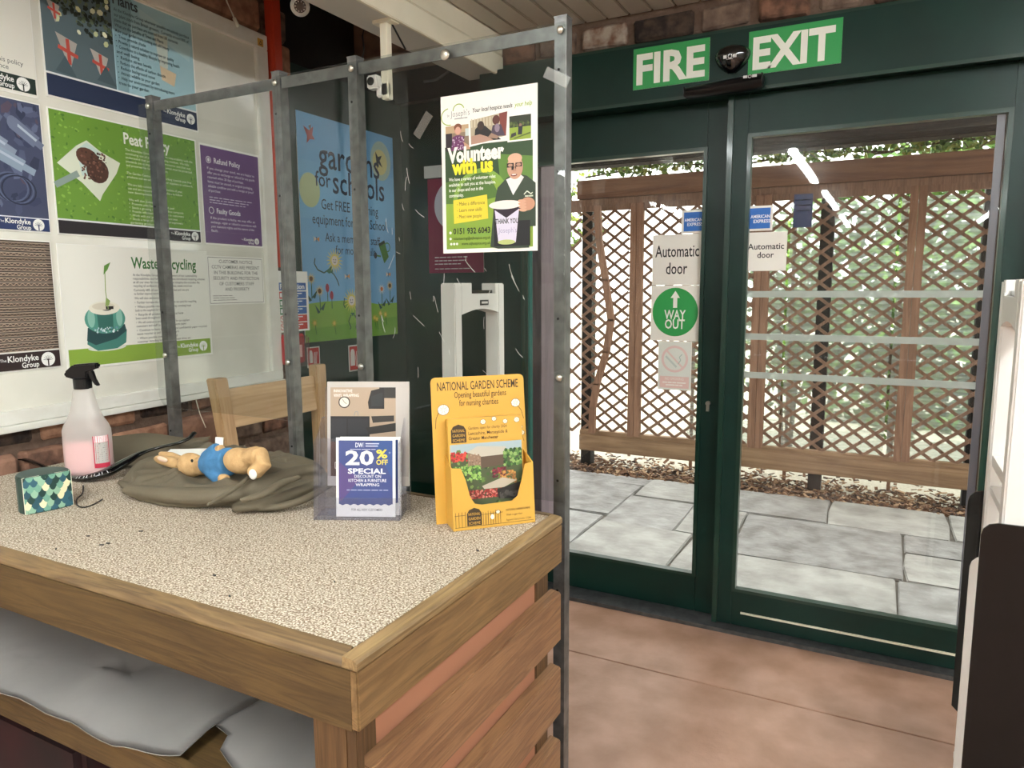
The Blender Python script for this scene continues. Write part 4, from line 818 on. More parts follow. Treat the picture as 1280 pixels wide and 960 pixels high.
# ================================================================ SECURITY PEDESTALS
def pedestal(x,y0,y1,zt,label,logo_side=1):
    r=thing('security_pedestal',(x,(y0+y1)/2,0),label,'security gate'); d=.035; t=.055
    L_=y1-y0
    build(B(x-d,x+d,y0,y0+t,0.03,zt),'side_upright','white_plastic',r,bevel=.005); build(B(x-d,x+d,y1-t,y1,0.03,zt),'side_upright','white_plastic',r,bevel=.005)
    a,b_=y0+L_*.32,y1-L_*.2
    pts=[(x-d,y0+t,zt-.13)]+[(x-d,y0+t+(L_-2*t)*k/8,zt-.13+.02*math.sin(math.pi*k/8)) for k in range(1,8)]+[(x-d,y1-t,zt-.13),(x-d,y1-t,zt-.045),(x-d,y0+t,zt-.045)]
    build(MB().prism(pts,(2*d,0,0)),'top_bridge','white_plastic',r)
    build(B(x-d,x+d,y0+t,a,zt-.046,zt),'top_cap','white_plastic',r,bevel=.002); build(B(x-d,x+d,b_,y1-t,zt-.046,zt),'top_cap','white_plastic',r,bevel=.002)
    build(B(x-d-.02,x+d+.02,y0-.03,y1+.03,0,.03),'base_plate','white_plastic',r,bevel=.006)
    build(B(x-.03,x+.03,y0+t,y1-t,.03,.09),'bottom_bridge','white_plastic',r)
    m=(a+b_)/2; bd=MB().use('black_plastic').box(x+d,x+d+.003,m-.035,m+.035,zt-.095,zt-.072).use('white_plastic').box(x+d+.003,x+d+.004,m-.026,m+.026,zt-.088,zt-.079); build(bd,'badge',None,r)
    build(B(x-.02,x+.02,a,b_,zt-.044,zt-.03),'top_gap_cover','black_gloss',r)
    return r
pedestal(-1.6,2.50,2.925,1.518,'white security pedestal left of the glass doors, behind yellow leaflet stand')
pr=pedestal(.318,2.12,2.5,1.512,'white security pedestal at right edge with black panels around it')
mat('panel_black','#0f0b0a',.22,c2='#080606',scale=3,spec=.3); mat('panel_brown','#1f1714',.3,c2='#120d0c',scale=3,coat=.2)
def rb(x0,x1,y,z0,z1,mt,name,lab=None,r=.035):
    pts=[(x0,y,z0+r),(x0,y,z1-r)]+[(x0+r-r*math.cos(a),y,z1-r+r*math.sin(a)) for a in (.5,1.0)]+[(x0+r,y,z1),(x1,y,z1),(x1,y,z0),(x0+r,y,z0)]
    build(MB().prism(pts,(0,.006,0)),name,mt,pr,label=lab)
rb(.246,.42,2.51,.15,.885,'black_gloss','cover_panel'); rb(.242,.40,2.30,.04,.75,'white_plastic','inner_panel','white rounded panel'); rb(.240,.42,2.105,.03,.905,'panel_black','cover_panel')
# slats seen inside white pedestal
build(B(.29,.345,2.18,2.44,.98,1.01).box(.29,.345,2.18,2.44,.90,.92),'cross_bar','white_plastic',pr)
build(B(.35,.36,2.12,2.13,.03,.9),'panel_seam','galvanised',pr)

# ================================================================ CEILING FITTINGS
def tube_light(x,y0,y1,label,z=2.6):
    r=thing('strip_light',(x,(y0+y1)/2,z),label,'ceiling light')
    build(B(x-.035,x+.035,y0,y1,z+.02,2.662),'fitting','tube_body',r); build(B(x-.03,x+.03,y0+.02,y1-.02,z-.01,z+.02),'tube','tube_light',r)
for x,y0,y1,lb in ((-.78,-2.34,-.23,'nearest strip light of the middle row, mirrored brightest in right door glass'),(-.76,-5.5,-3.27,'second strip light of the middle row, mirrored below the brightest one in right door glass'),(-.76,-9.1,-6.65,'third and farthest strip light of the middle row, smallest mirrored in right door glass'),
    (1.33,-2.34,-.23,'first strip light of the right row, behind the camera'),(1.33,-5.5,-3.27,'second strip light of the right row, far behind the camera'),(1.33,-9.1,-6.65,'farthest strip light of the right row, mirrored at right edge of door glass'),
    (-2.9,-5.5,-3.27,'second strip light of the left row, deep in the shop'),
    (-1.25,-1.0,.35,'added unseen strip light above the packing counter, brightening the notice board'),(1.0,.1,2.3,'added unseen strip light right of the doorway, brightening header and counter end'),(3.2,-3.2,-1.0,'added unseen fill strip light over the shop floor right of the camera')): tube_light(x,y0,y1,lb)  # these three are unseen lamps added to brighten counter, board and header
cc=at(375,8,2,2.50); cx,cy,cz=cc
cv=thing('cctv_camera',(cx,cy,cz),'white dome security camera high beside the orange conduit','camera')
dirc=(CAM-cc).normalized(); rot=dirc.to_track_quat('Z','Y').to_matrix()
build(MB().ell(cc,(.034,.034,.036),rot,24,14),'shell','white_plastic',cv,smooth=True)
mb=MB().use('black_gloss'); q0=cc+dirc*.024; mb.tube([q0,q0+dirc*.012],.021,20); build(mb,'lens','black_gloss',cv)
mb=MB().use('white_plastic')
for k in range(10):
    a=2*math.pi*k/10; v_=rot@Vector((math.cos(a)*.016,math.sin(a)*.016,0)); mb.ell(q0+dirc*.0125+v_,(.0022,.0022,.0022),None,6,4)
mb.v=mb.v; build(mb,'led_ring','white_plastic',cv)
build(MB().tube([cc+Vector((0,0,.02)),cc+Vector((.02,.02,.045)),Vector((-1.845,cy+.04,2.53))],.016,12),'bracket','cream_paint',cv,smooth=True)
pp=thing('conduit_drop',(-1.714,2.28,2.16),'cream conduit drop under the beam ending in a white box','conduit')
build(B(-1.73,-1.698,2.27,2.30,2.20,2.475),'conduit','cream_paint',pp,bevel=.002); build(B(-1.755,-1.67,2.26,2.31,2.468,2.482),'bracket','cream_paint',pp)
bc=at(467,103,1,2.26); build(B(bc.x-.024,bc.x+.024,2.245,2.285,bc.z-.024,bc.z+.024).box(bc.x,-1.698,2.27,2.29,bc.z+.0,2.21),'box','white_plastic',pp,bevel=.006); build(MB().tube([(bc.x,2.244,bc.z),(bc.x,2.240,bc.z)],.015,16),'lens','black_gloss',pp)
single(MB().tube([Vector((-1.62,2.2,2.66)),at(475,0,1,2.25),at(490,30,1,2.3),at(507,62,1,2.36)],.0035,8),'cable','black_rubber','thin black cable trailing down across the cream beam','cable',smooth=True)
single(MB().tube([at(457,28,1,2.5),at(453,45,1,2.5),at(455,60,1,2.5),at(452,78,1,2.5)],.004,8),'cable','black_rubber','short dangling black wire left of the cream conduit drop','cable',smooth=True)
single(MB().tube([at(530,102,1,3.0),at(545,100,1,3.0),at(560,90,1,3.0),at(563,80,1,3.0)],.006,8),'cable','galvanised_dark','looped grey cable up in the dark alcove','cable',smooth=True)

# ================================================================ CHAIR BEHIND COUNTER
chx=-2.1
ch=thing('wooden_chair',(chx+.2,2.05,0),'light oak chair back standing between counter and stone wall','chair')
def lean(y0,y1,z0,z1,dx=.0): return MB().hexa([(chx,y0,z0),(chx+.04,y0,z0),(chx+.04,y1,z0),(chx,y1,z0),(chx-dx,y0,z1),(chx+.04-dx,y0,z1),(chx+.04-dx,y1,z1),(chx-dx,y1,z1)])
ya=1.745
build(MB().hexa([(chx+.03,ya+.05,.45),(chx+.075,ya+.05,.45),(chx+.075,ya+.10,.45),(chx+.03,ya+.10,.45),(chx-.03,ya-.01,1.185),(chx+.015,ya-.01,1.185),(chx+.015,ya+.05,1.185),(chx-.03,ya+.05,1.185)]),'leg','oak_z',ch,bevel=.004)
build(MB().hexa([(chx+.03,ya+.45,.45),(chx+.075,ya+.45,.45),(chx+.075,ya+.50,.45),(chx+.03,ya+.50,.45),(chx-.03,ya+.50,1.185),(chx+.015,ya+.50,1.185),(chx+.015,ya+.56,1.185),(chx-.03,ya+.56,1.185)]),'leg','oak_z',ch,bevel=.004)
build(MB().hexa([(chx,ya+.05,1.0),(chx+.022,ya+.05,1.0),(chx+.022,ya+.52,1.0),(chx,ya+.52,1.0),(chx-.02,ya+.04,1.14),(chx+.002,ya+.04,1.14),(chx+.002,ya+.52,1.14),(chx-.02,ya+.52,1.14)]),'backrest','oak',ch,bevel=.004)
build(B(chx,chx+.42,ya+.03,ya+.53,.43,.46),'seat','oak',ch,bevel=.006)
for x,y in ((chx+.04,ya+.06),(chx+.04,ya+.46),(chx+.36,ya+.06),(chx+.36,ya+.46)): build(B(x,x+.04,y,y+.04,0,.43),'leg','oak_z',ch,bevel=.003)

# ================================================================ THINGS ON THE COUNTER
T=HC+.003
# spray bottle
q=at(97,602,2,T); q=q+Vector((-.052,.072,0)); q.z=T
bt=thing('spray_bottle',q,'trigger spray bottle half full of pink liquid, black head','bottle'); k=.345
ang=.5
prof=[(.050,0),(.066,.004),(.069,.02),(.069,.10),(.0685,.14),(.063,.156),(.050,.178),(.041,.20),(.034,.23),(.028,.262),(.024,.272)]
build(MB().lathe(prof,q,32,1.0,.62,ang,2.6),'bottle_body','bottle_milky',bt,smooth=True)
build(MB().lathe([(.040,.004),(.064,.006),(.0665,.02),(.0665,.105)],q,32,1.0,.61,ang,2.6),'liquid','bottle_liquid',bt,smooth=True)
hd=Vector(q)+Vector((0,0,.268)); U=Vector((.86,.5,0)); V=Vector((0,0,1)); Nn=Vector((.5,-.86,0))
build(MB().lathe([(.0245,0),(.0255,.002),(.0255,.03),(.022,.034)],hd,24),'collar','black_plastic',bt,smooth=False)
def hp(a,b_): return hd+U*a+V*b_-Nn*.013
build(MB().prism([hp(*c_) for c_ in ((-.022,.03),(-.048,.038),(-.046,.052),(-.02,.074),(.03,.078),(.052,.078),(.052,.062),(.036,.058),(.022,.05),(.02,.03))],Nn*.026),'spray_head','black_plastic',bt,bevel=.004)
build(MB().prism([hp(*c_)+Nn*.005 for c_ in ((.02,.055),(.034,.055),(.040,.03),(.050,.008),(.040,.010),(.026,.034))],Nn*.016),'trigger','black_plastic',bt,bevel=.002)
def bmap(u,v,d):
    th=-1.15+1.0*u; c_=math.cos(th); s_=math.sin(th); r_=.0695+d; x=math.copysign(abs(c_)**(2/2.6),c_)*r_; y=math.copysign(abs(s_)**(2/2.6),s_)*r_*.62; ca,sa=math.cos(ang),math.sin(ang)
    return Vector((q.x+x*ca-y*sa,q.y+x*sa+y*ca,T+.13-.105*v))
p=Print((0,0,0),(.055,0,0),(0,0,-.105),lift=.002,mp=bmap)
def strips(x0,y0,x1,y1,col): 
    p.d+=p.st
    for i in range(8): p.rect(x0+(x1-x0)*i/8,y0,x0+(x1-x0)*(i+1)/8,y1,col,False)
strips(40,60,960,1850,'#c2304a'); strips(90,60,910,420,'#f0d9d9'); strips(90,430,910,1600,'#b9b6b0'); 
for kk in range(9): p.words(140,480+kk*120,640,40,'#6d6a66',4)
[p.words(250,150+70*i,480,34,'#c2304a',2) for i in range(3)]
p.done('product_label',bt)
# scallop tin
f0=at(31,644,2,T); f1=at(92,631,2,T); U=(f1-f0).normalized(); wv=(f1-f0).length; Nn=Vector((U.y,-U.x,0)); hT=.096
tn=thing('gift_tin',f0+U*wv/2,'small dark green gift box with scallop pattern front','box')
def tinp(u,d,z,bul=1): return f0+U*(u*wv)+Nn*(bul*.006*math.sin(math.pi*u)-d)+Vector((0,0,z))
outl=[tinp(i/10,0,0) for i in range(11)]; bk=[f0+U*(wv*(.5+.5*math.cos(a)*1.08))-Nn*(.02+.075*math.sin(a)) for a in [math.pi*i/12 for i in range(13)]]
build(MB().prism([Vector((p_.x,p_.y,T)) for p_ in outl+bk],(0,0,hT)),'box_body','tin_green',tn,bevel=.003)
p=Print((0,0,0),(wv,0,0),(0,0,-hT),mp=lambda u,v,d:tinp(u,-d,hT*(1-v)),lift=.0012,step=1e-4); Hh=p.H
for i in range(10): p.rect(i*100,0,i*100+100,Hh,'#20403c',False)
cols=['#e6dcb4','#2f5c6b','#6fa08c','#1c3d38','#8fb59a','#27505c']; rw=Hh/5.2
for rr_ in range(7,-1,-1):
    p.d+=p.st
    for cc_ in range(8):
        cx=cc_*150+(75 if rr_%2 else 0)-10; cy=rr_*rw*.78-rw*.5; R_=88
        pts=[(min(990,max(10,cx+R_*math.cos(a))),min(Hh-12,max(10,cy+rw*1.25*math.sin(a)))) for a in [math.pi*i/10 for i in range(11)]]
        if max(x for x,_ in pts)-min(x for x,_ in pts)>20 and max(y for _,y in pts)-min(y for _,y in pts)>8: p.poly(pts[::-1],random.choice(cols),False)
p.frame(6,6,994,Hh-6,12,'#e8e2cc'); p.done('scallop_pattern',tn)
# black curved bar with cord
pts=[(0,577),(30,574),(70,590),(100,598),(130,592),(152,580),(175,567),(200,559),(222,554),(236,548),(243,541)]
P=[]
for i,(a,b_) in enumerate(pts):
    hgt=T+.008+(0 if i<4 else (i-3)*.0125); v_=at(a,b_,2,hgt); P.append(v_)
def smooth_path(P,n=4):
    out=[]
    for i in range(len(P)-1):
        p0,p1,p2,p3=P[max(i-1,0)],P[i],P[i+1],P[min(i+2,len(P)-1)]
        for j in range(n):
            t=j/n; out.append(.5*((2*p1)+(-p0+p2)*t+(2*p0-5*p1+4*p2-p3)*t*t+(-p0+3*p1-3*p2+p3)*t**3))
    return out+[P[-1]]
br=thing('curved_hanger_bar',P[3],'long curved black plastic bar with white lettering, beside spray bottle','bar')
SP=smooth_path(P); n=len(SP); rad=[.009 if i/n<.2 or i/n>.62 else .009+.013*math.sin((i/n-.2)/.42*math.pi) for i in range(n)]
build(MB().tube(SP,rad,12,.6),'bar','black_gloss',br,smooth=True)
def barmap(u,v,d):
    t=12+4.5*u; i=int(t); f=t-i; c_=SP[i].lerp(SP[i+1],f); r_=rad[i]+(rad[i+1]-rad[i])*f+.0012; dn=SP[i+1]-SP[i]; tw=Vector((dn.y,-dn.x,0)).normalized(); an=math.radians(70-62*v)
    return c_+tw*r_*math.cos(an)+Vector((0,0,r_*.6*math.sin(an)))
p=Print((0,0,0),((SP[17]-SP[12]).length,0,0),(0,0,-.02),mp=barmap)
[p.rect(k_*110+20,p.H*.3,k_*110+45,p.H*.8,'#c9c9c9',False) or p.rect(k_*110+45,p.H*(.3 if k_%2 else .68),k_*110+95,p.H*(.42 if k_%2 else .8),'#c9c9c9',False) for k_ in range(9)]; p.done('lettering',br)
build(MB().tube(smooth_path([at(x,y,2,T+.003) for x,y in ((104,607),(103,617),(96,624),(97,632),(106,634),(118,630),(128,624))]),.0018,6),'cord','black_rubber',br,smooth=True)
def remesh(mb,name,mt,parent,vox=.004,smooth_n=2):
    me=mb.mesh(name,wloc(parent)); o=bpy.data.objects.new(name,me); C.objects.link(o); md=o.modifiers.new('r','REMESH'); md.mode='VOXEL'; md.voxel_size=vox; md.use_smooth_shade=True
    s_=o.modifiers.new('s','SMOOTH'); s_.iterations=2 if name=='coat_body' else 4
    dg=bpy.context.evaluated_depsgraph_get(); nm=bpy.data.meshes.new_from_object(o.evaluated_get(dg)); o.modifiers.clear(); o.data=nm; nm.materials.clear(); nm.materials.append(M[mt]); nm.shade_smooth(); o.parent=parent; return o
# folded coat
out=[(150,604),(158,617),(170,626),(200,634),(240,637),(285,635),(325,641),(345,640),(372,632),(398,622),(425,605),(405,588),(380,578),(350,574),(320,570),(290,565),(262,562),(243,560),(225,563),(205,569),(180,578),(160,590)]
OP=[at(x,y,2,T) for x,y in out]; cen=at(262,600,2,T)
def coat(u,v):
    a=u*len(OP)%len(OP); i=int(a)%len(OP); f=a-int(a); e_=OP[i].lerp(OP[(i+1)%len(OP)],f); p_=cen.lerp(e_,v)
    env=(1-v**3.0)**.6 if v<1 else 0
    x,y=p_.x,p_.y; s1=math.sin(x*16+y*30+1.2*math.sin(y*11)); s2=math.sin(x*34-y*24+1.2*math.sin(x*14))
    return Vector((x,y,T+.001+env*(.026+.020*math.exp(-((v-.72)/.2)**2)+(1-abs(s1))*.022+(1-abs(s2))*.013)))
nu,nv=120,30; mb=MB().grid(coat,nu,nv); mb.grid(lambda u,v:Vector((coat(u,v).x,coat(u,v).y,T+.0005)),nu,nv)
def fold(px,r_,h0,h1,ell=.7): mb.tube(smooth_path([at(x,y,2,T+h0+(h1-h0)*i/(len(px)-1)) for i,(x,y) in enumerate(px)]),[r_*(.55+.45*math.sin(math.pi*min(1,max(0,(i+.5)/((len(px)-1)*4+1))))) for i in range((len(px)-1)*4+1)],12,ell)
fold([(160,612),(190,616),(235,620),(285,618),(330,606),(372,590),(398,585)],.034,.022,.05)
fold([(170,600),(176,585),(200,578),(222,584)],.018,.03,.05); fold([(290,636),(330,630),(365,617),(400,603)],.020,.015,.03); fold([(325,636),(355,632),(385,622),(412,606)],.014,.012,.03)
fold([(300,626),(330,617),(352,604),(376,596)],.014,.05,.07); fold([(340,580),(360,574),(385,580),(402,590)],.022,.04,.045); fold([(258,632),(275,622),(300,606),(310,596)],.008,.05,.075); fold([(150,602),(165,612),(175,622)],.014,.012,.012)
ob=thing('folded_coat',cen,'olive brown waterproof coat lying folded in a heap on the counter','coat')
remesh(mb,'coat_body','coat_cloth',ob,.0045)
# flap of coat at back, and pale hem edges
def flap(u,v):
    a=at(128+137*u,564-1.5*math.sin(u*3),2,T); b1=at(126+95*u,592-18*u,2,T)
    p_=b1.lerp(a,v); return Vector((p_.x,p_.y,T+.010+.05*v*(1-.2*u)+.006*math.sin(u*9+v*4)))
fm=MB().grid(flap,24,10); k0=len(fm.v); fm.grid(lambda u,v:flap(u,v)-Vector((0,0,.008)),24,10); build(fm,'coat_flap','coat_cloth',ob,smooth=True)
# white card tag on coat
q=at(232,566,2,T+.07); single(MB().obox(q,(.05,.03,.0),(-.018,.03,.004),(0,0,.0008)),'card_tag','paper','white card tag lying on the coat behind the soft toy','tag')
# plain soft toy rabbit, lying on its side
YT=1.36
def tp_(x,y,dy=0): return at(x,y,1,YT+dy)
toy=thing('soft_toy',tp_(285,600),'small tan rabbit soft toy with blue cloth, lying on the folded coat','soft toy')
rz=lambda a:Matrix.Rotation(a,3,'Y')
b=MB(); b.ell(tp_(239,581),(.043,.036,.034),rz(.25)); b.ell(tp_(252,586),(.022,.02,.018)); b.ell(tp_(300,576),(.052,.038,.036),rz(.1)); b.tube([tp_(250,580),tp_(285,577)],.024,12)
b.tube([tp_(225,582),tp_(212,577,.0),tp_(200,574,-.005),tp_(194,573,-.005)],[.014,.017,.014,.007],10); b.tube([tp_(228,576,.02),tp_(214,571,.03),tp_(200,567,.03)],[.013,.015,.008],10)
b.tube([tp_(312,573),tp_(325,570,-.01),tp_(330,580,-.02),tp_(318,592,-.03)],[.026,.026,.022,.020],12); b.tube([tp_(305,570,.02),tp_(320,566,.03),tp_(330,571,.03)],[.02,.02,.016],10); b.ell(tp_(318,589,-.035),(.018,.02,.018))
b.tube([tp_(266,588,-.02),tp_(276,597,-.03),tp_(284,600,-.03)],[.014,.014,.014],10); b.tube([tp_(262,572,.0),tp_(272,563,-.01),tp_(278,561,-.01)],[.014,.014,.013],10)
remesh(b,'toy_body','toy_tan',toy)
b=MB(); b.tube([tp_(258,580,-.002),tp_(272,578,-.004),tp_(288,577,-.004)],[.030,.040,.0395],16); b.tube([tp_(262,588,-.02),tp_(272,596,-.03),tp_(277,598,-.03)],[.019,.019,.018],12); b.tube([tp_(258,572,.0),tp_(269,563,-.01),tp_(273,561,-.01)],[.019,.019,.018],12)
remesh(b,'blue_cloth','toy_blue',toy)
build(MB().ell(tp_(203,574,-.018),(.022,.006,.008),rz(.12)),'inner_ear','toy_pale',toy,smooth=True)
build(MB().ell(tp_(240,576,-.036),(.0045,.003,.0045),None,10,8),'eye','black_gloss',toy,smooth=True)
build(MB().ell(tp_(316,593,-.052),(.014,.005,.014),None,14,8),'foot_pad','paper',toy,smooth=True)
build(MB().obox(tp_(274,552,.0),(.016,0,.001),(0,.0006,0),(0,.002,.012)),'care_tag','paper',toy,label='pale blue-white sewn tag')

# leaflet holders: frame helper
class Fr:
    def __init__(s,a,b_,lean=0.0):
        s.O=a.copy(); s.U=(b_-a); s.U.z=0; s.W=s.U.length; s.U.normalize(); s.N=Vector((s.U.y,-s.U.x,0)); s.V=(Vector((0,0,1))-s.N*lean).normalized(); s.L=s.N.cross(Vector((0,0,1)))
    def p(s,u,v,d=0): return s.O+s.U*u+s.V*v-s.N*d   # d = away from the viewer
    def uv(s,x,y,d=0):
        P0=s.p(0,0,d); n=s.U.cross(s.V); q=atp(x,y,P0,n)-P0; return q.dot(s.U),q.dot(s.V)
    def pan(s,mb,pts,d,t): return mb.prism([s.p(u,v,d) for u,v in pts],s.N*-t)
# acrylic two-tier holder
A=at(392,650,2,T); Bp=at(500,651,2,T); fr=Fr(A,Bp,.12)
lh=thing('leaflet_holder',fr.p(fr.W/2,0,.04),'clear acrylic two-tier leaflet holder between coat and yellow stand','leaflet holder')
u1,v1=fr.uv(394,547); W=fr.W; dB=.075
_,vb=fr.uv(510,522,dB); u2,_=fr.uv(405,600,dB); u3,_=fr.uv(512,600,dB)
mb=MB(); fr.pan(mb,[(0,0),(W,0),(W,.055),(0,.055)],0,.003); build(mb,'front_panel','acrylic',lh)
mb=MB(); fr.pan(mb,[(0,0),(W,0),(W,v1*.95),(0,v1*.95)],.035,.003); build(mb,'middle_panel','acrylic',lh)
mb=MB(); fr.pan(mb,[(0,0),(u3,0),(u3,vb+.075),(u2,vb+.075),(u2,vb),(0,v1)],dB+.012,.003); build(mb,'back_panel','acrylic',lh)
for u in (0,W-.003):
    mb=MB(); mb.prism([fr.p(u,0,0),fr.p(u,0,dB+.012),fr.p(u,vb,dB+.012),fr.p(u,vb,dB-.01),fr.p(u,v1,.03),fr.p(u,v1*.93,0.0)],fr.U*.003); build(mb,'side_panel','acrylic',lh)
mb=MB(); mb.prism([fr.p(0,0,0),fr.p(W,0,0),fr.p(W,0,dB+.012),fr.p(0,0,dB+.012)],(0,0,.003)); build(mb,'base','acrylic',lh)
def leaf_(fr,c,d,t,name,label,group=None):
    (ul,vt),(ur,vt2),(ub,vb_)=fr.uv(*c[0],d),fr.uv(*c[1],d),fr.uv(*c[2],d); vb_=max(vb_,.004)
    TL,TR,BL=fr.p(ul,vt,d),fr.p(ur,vt,d),fr.p(ul,vb_,d)
    root=thing(name,fr.p((ul+ur)/2,vb_,d),label,'leaflet',group)
    N=fr.U.cross(fr.V)
    build(MB().prism([TL,BL,BL+TR-TL,TR],-N*t),'sheet','paper',root); return root,Print(TL,TR,BL,lift=.0004)
r,p=leaf_(fr,((409,477),(511,475),(405,607)),dB-.004,.008,'leaflet','taller grey kitchen wrapping leaflet in back tier of clear holder'); H=p.H
p.rect(0,0,1000,H,'#b7b1ab'); p.rect(40,70,840,H,'#a28c77'); p.rect(40,70,840,500,'#ab9681'); p.rect(640,70,840,200,'#2a2723'); p.poly([(500,250),(540,110),(700,70),(700,330),(510,330)],'#1b1918'); p.poly([(540,180),(680,130),(680,300),(540,300)],'#232628'); p.rect(40,420,520,H,'#16171a'); p.rect(55,450,235,760,'#22242a'); p.rect(255,450,500,760,'#202228'); p.poly([(470,560),(840,500),(840,600),(520,640)],'#1a1614'); p.poly([(540,420),(820,410),(820,480),(560,500)],'#2b2724'); p.rect(40,730,520,1150,'#4a2418')
p.ring(210,250,72,14,'#3a332e',24); p.ell(210,250,58,58,'#ddd6ca',20); p.line([(210,250),(190,215)],6,'#222222'); p.line([(210,250),(240,270)],6,'#222222'); p.line([(330,415),(345,365),(375,365),(380,415)],10,'#8d8a86')
p.text('INNOVATIVE',80,130,52,'#e9e4dc',bold=.012,fit=230); p.text('VINYL WRAPPING',80,185,52,'#e9e4dc',bold=.012,fit=310); p.text('DW',90,1060,120,'#ddd6cc',bold=.0,fit=150); p.rect(0,1150,1000,H,'#c9c4be'); p.done('artwork',r,'print_gloss')
def twenty(c,d,label):
    r,p=leaf_(fr,c,d,.004,'leaflet',label,None); H=p.H
    p.rect(45,45,955,H*.84,'#3d4a80'); p.poly([(45,400),(400,700),(45,H*.84)],'#55457a'); p.poly([(600,45),(955,45),(955,700)],'#33518c')
    zz=[(45,H*.84)]; n=14
    pts=[(45+910*i/n,H*.84+(22 if i%2 else -8)) for i in range(n+1)]; p.poly([(45,H*.80)]+pts+[(955,H*.80)],'#3d4a80')
    p.text('DW',330,160,110,'#e6e8f2',bold=.01,fit=130); p.rect(470,78,474,165,'#aab0cc'); p.words(500,90,230,18,'#c4c9e0',1); p.words(500,130,210,18,'#c4c9e0',1); p.words(240,190,430,10,'#c4c9e0',3)
    p.text('20',160,450,340,'#e4e2dc',bold=.03,fit=480,sy=330); p.text('%',680,340,200,'#e0cf4e',bold=.03,fit=190); p.text('OFF',680,450,120,'#e0cf4e',bold=.02,fit=195); p.text('*',890,290,80,'#c4c9e0')
    p.text('SPECIAL',200,600,120,'#eeeef2',bold=.03,fit=640); p.text('DISCOUNT ON',310,670,70,'#e4e4ea',bold=.01,fit=450); p.text('KITCHEN & FURNITURE',210,740,70,'#e4e4ea',bold=.01,fit=640); p.text('WRAPPING',330,812,70,'#e4e4ea',bold=.01,fit=400); p.words(180,870,700,14,'#aab0cc',7)
    p.text('FOR ALL NEW CUSTOMERS',260,H*.925,56,'#3c3c40',bold=.006,fit=520); p.done('artwork',r,'print_gloss')
twenty(((425,546),(501,549),(421,646)),.030,'blue 20% off leaflet just behind the front one in clear holder')
twenty(((420,547),(494,550),(416,646)),.016,'frontmost blue 20% off special discount leaflet in clear holder')
# yellow garden scheme stand
A=at(567,664.5,2,T); Bp=at(669,652.5,2,T); fy=Fr(A,Bp,.10); W=fy.W; dY=.062
ys_=thing('leaflet_stand',fy.p(W/2,0,dY/2),'yellow card leaflet stand for garden scheme near counter corner','leaflet stand')
c=lambda x,y,d=0: fy.uv(x,y,d)
ul,vt=c(538,474,dY); ur,vt2=c(654,466,dY); vt=(vt+vt2)/2; _,vf=c(613,580)
# back card
pts=[(ul,0.0),(ur+.004,0.0),(ur,vt-.012)]+[(ur-.012+.012*math.cos(a),vt-.012+.012*math.sin(a)) for a in (.4,.8,1.2,1.57)]+[(ul+.012-.012*math.sin(a),vt-.012+.012*math.cos(a)) for a in (0,.4,.8,1.2)]+[(ul,vt-.012)]
mb=MB(); fy.pan(mb,pts,dY,.003); build(mb,'back_card','yellow_card',ys_)
vL=c(564,586)[1]; cut=[c(576,586),c(582,600),c(588,622),c(594,630),c(603,631),c(640,626),c(647,620),c(652,600),c(656,580)]
pts=[(0,0),(W,0),(W,vL)]+[(min(u,W-.004),v_) for u,v_ in cut[::-1]][0:]+[(0,vL)]
mb=MB(); fy.pan(mb,pts,0,.0025); build(mb,'front_card','yellow_card',ys_)
for u in (0,W-.0025): mb=MB().prism([fy.p(u,0,.0026),fy.p(u,0,dY),fy.p(u,vL*1.12,dY),fy.p(u,vL,.0026)],fy.U*.0025); build(mb,'side_card','yellow_card',ys_)
mb=MB().prism([fy.p(0,0,0),fy.p(W,0,0),fy.p(W,0,dY),fy.p(0,0,dY)],(0,0,.002)); build(mb,'base_card','yellow_card',ys_)
INK='#3a2c1a'
TLp,TRp,BLp=fy.p(ul,vt,dY),fy.p(ur,vt,dY),fy.p(ul,.0,dY); p=Print(TLp,TRp,BLp,lift=.0004); H=p.H
p.text('NATIONAL GARDEN SCHEME',500,135,105,INK,'c',.006,870,sy=125); p.text('Opening beautiful gardens',520,215,80,INK,'c',.002,560,sy=90); p.text('for nursing charities',500,300,80,INK,'c',.002,420,sy=90)
def line_flower(x,y,s_,n=7):
    p.ell(x,y,s_,s_*.9,'#efe9d6',16)
    for i in range(n): a=2*math.pi*i/n; p.line([(x+s_*.2*math.cos(a),y+s_*.2*math.sin(a)),(x+s_*.95*math.cos(a+.3),y+s_*.85*math.sin(a+.3))],4,INK,False)
    p.ring(x,y,s_,4,INK,16,s_*.9)
p.line([(95,300),(40,420),(30,520)],5,INK); line_flower(120,330,62); p.line([(900,300),(960,380),(985,470)],5,INK); line_flower(900,300,50)
for x,y,s_ in ((930,560,40),(860,640,34),(960,620,30)): line_flower(x,y,s_,5); p.line([(x,y+s_),(x+20,y+s_+60)],4,INK,False)
p.done('printing',ys_)
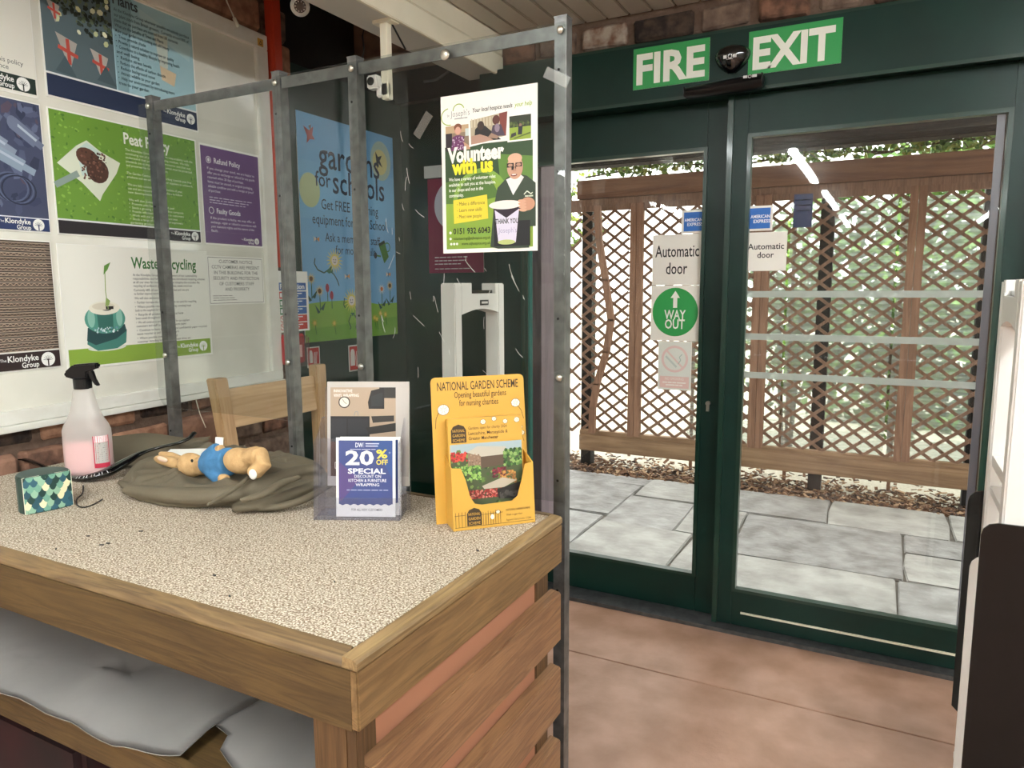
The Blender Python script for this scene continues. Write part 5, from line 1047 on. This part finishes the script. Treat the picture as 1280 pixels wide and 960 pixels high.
# booklet
d=.034; bl=c(552,528,d); 
(bu0,bv1),(bu1,_)=c(553,530,d),c(652,524,d); bu0=max(bu0,.004); bu1=min(bu1,W-.003)
bk=thing('garden_booklet',fy.p((bu0+bu1)/2,.005,d),'yellow booklet with garden photo cover inside the yellow stand','booklet')
N=fy.U.cross(fy.V); TLq,TRq,BLq=fy.p(bu0,bv1+.01,d),fy.p(bu1,bv1+.01,d),fy.p(bu0,.005,d); build(MB().prism([TLq,BLq,BLq+TRq-TLq,TRq],-N*.018),'pages','yellow_card',bk)
p=Print(TLq,TRq,BLq,lift=.0004); H=p.H
p.text('Gardens open for charity 2024',270,150,50,INK,fit=520,sy=55); p.text('Lancashire, Merseyside &',270,220,62,INK,bold=.004,fit=530); p.text('Greater Manchester',270,285,62,INK,bold=.004,fit=400)
def gate(x,y,s_):
    p.poly([(x,y+s_*1.1),(x,y+s_*.3),(x+s_*.15,y+s_*.05),(x+s_*.5,y-s_*.08),(x+s_*.85,y+s_*.05),(x+s_,y+s_*.3),(x+s_,y+s_*1.1)][::-1],INK)
    for k_,(t_,f_) in enumerate((('NATIONAL',.8),('GARDEN',.8),('SCHEME',.8))): p.text(t_,x+s_*.1,y+s_*(.42+.3*k_),s_*.26,'#d2a345',fit=s_*f_,up=(k_==0))
gate(40,90,200)
for x,y,s_ in ((470,60,38),(620,30,34),(770,70,34),(930,60,40)): line_flower(x,y,s_,6)
y0=330; p.rect(20,y0,985,H,'#4a5638'); p.rect(20,y0,985,y0+120,'#9fb0b4'); p.blobs(120,20,y0+60,985,H,14,42,['#3f5a2c','#5c7a3a','#2f4524','#78924c','#4a5e34'],.8)
p.poly([(240,y0+110),(380,y0+40),(760,y0+70),(800,y0+170),(420,y0+180)],'#b9b2a2'); p.poly([(250,y0+120),(420,y0+170),(420,y0+330),(250,y0+300)],'#8a6f5c'); p.poly([(420,y0+180),(760,y0+170),(760,y0+300),(420,y0+330)],'#5a4a3c'); p.blobs(40,255,y0+130,415,y0+310,6,12,['#a68a74','#6d5546','#94816f'])
p.blobs(60,20,y0+90,250,y0+230,14,26,['#b5342f','#c94a3e','#8c2b28'],.8); p.blobs(80,720,y0+90,980,y0+330,14,30,['#35592c','#5b8040','#243f20','#8aa860']); p.blobs(120,30,y0+280,420,y0+480,12,28,['#4f7a34','#79a34a','#35592c','#93b862'])
p.blobs(50,560,y0+330,760,y0+470,12,24,['#6d2430','#8c3440','#54202a']); p.blobs(60,640,y0+380,900,y0+560,10,24,['#a8763c','#c08f4a','#8c5f34']); p.poly([(420,y0+560),(700,y0+470),(900,y0+520),(720,y0+600),(450,y0+600)],'#b5ab98'); p.blobs(160,240,y0+600,700,H-300,10,24,['#8c2f2c','#b5483e','#c97a6c','#6d2422']); p.poly([(620,y0+620),(960,y0+540),(960,H-250),(640,H-280)],'#23221f'); p.blobs(40,650,y0+650,950,H-300,18,44,['#3a3835','#4c4a46','#2c2a28'])
p.done('cover_print',bk)
# printing on the front card
p=Print(fy.p(0,vL*.36,-.0004),fy.p(W,vL*.36,-.0004),fy.p(0,.002,-.0004),lift=.0004); H=p.H
p.line([(20,H*.9),(980,H*.9)],5,INK); p.line([(20,H*.35),(150,H*.35)],5,INK)
for k in range(4): p.line([(30+k*38,H*.2),(30+k*38,H*.9)],5,INK,False)
gate(165,H*.1,H*.7)
for k in range(9): p.line([(330+k*30,H*.25+(k%3)*8),(330+k*30,H*.9)],5,INK,False)
p.line([(320,H*.4),(600,H*.38)],5,INK); p.ell(470,H*.55,22,30,'#efe9d6',12); line_flower(540,H*.35,26,5)
p.text('NATIONAL GARDEN SCHEME',640,H*.35,34,INK,fit=300); p.text('Visit a garden',640,H*.58,34,INK,fit=200); p.text('Registered Charity Number 1112664',640,H*.82,34,INK,fit=310); p.done('printing',ys_)
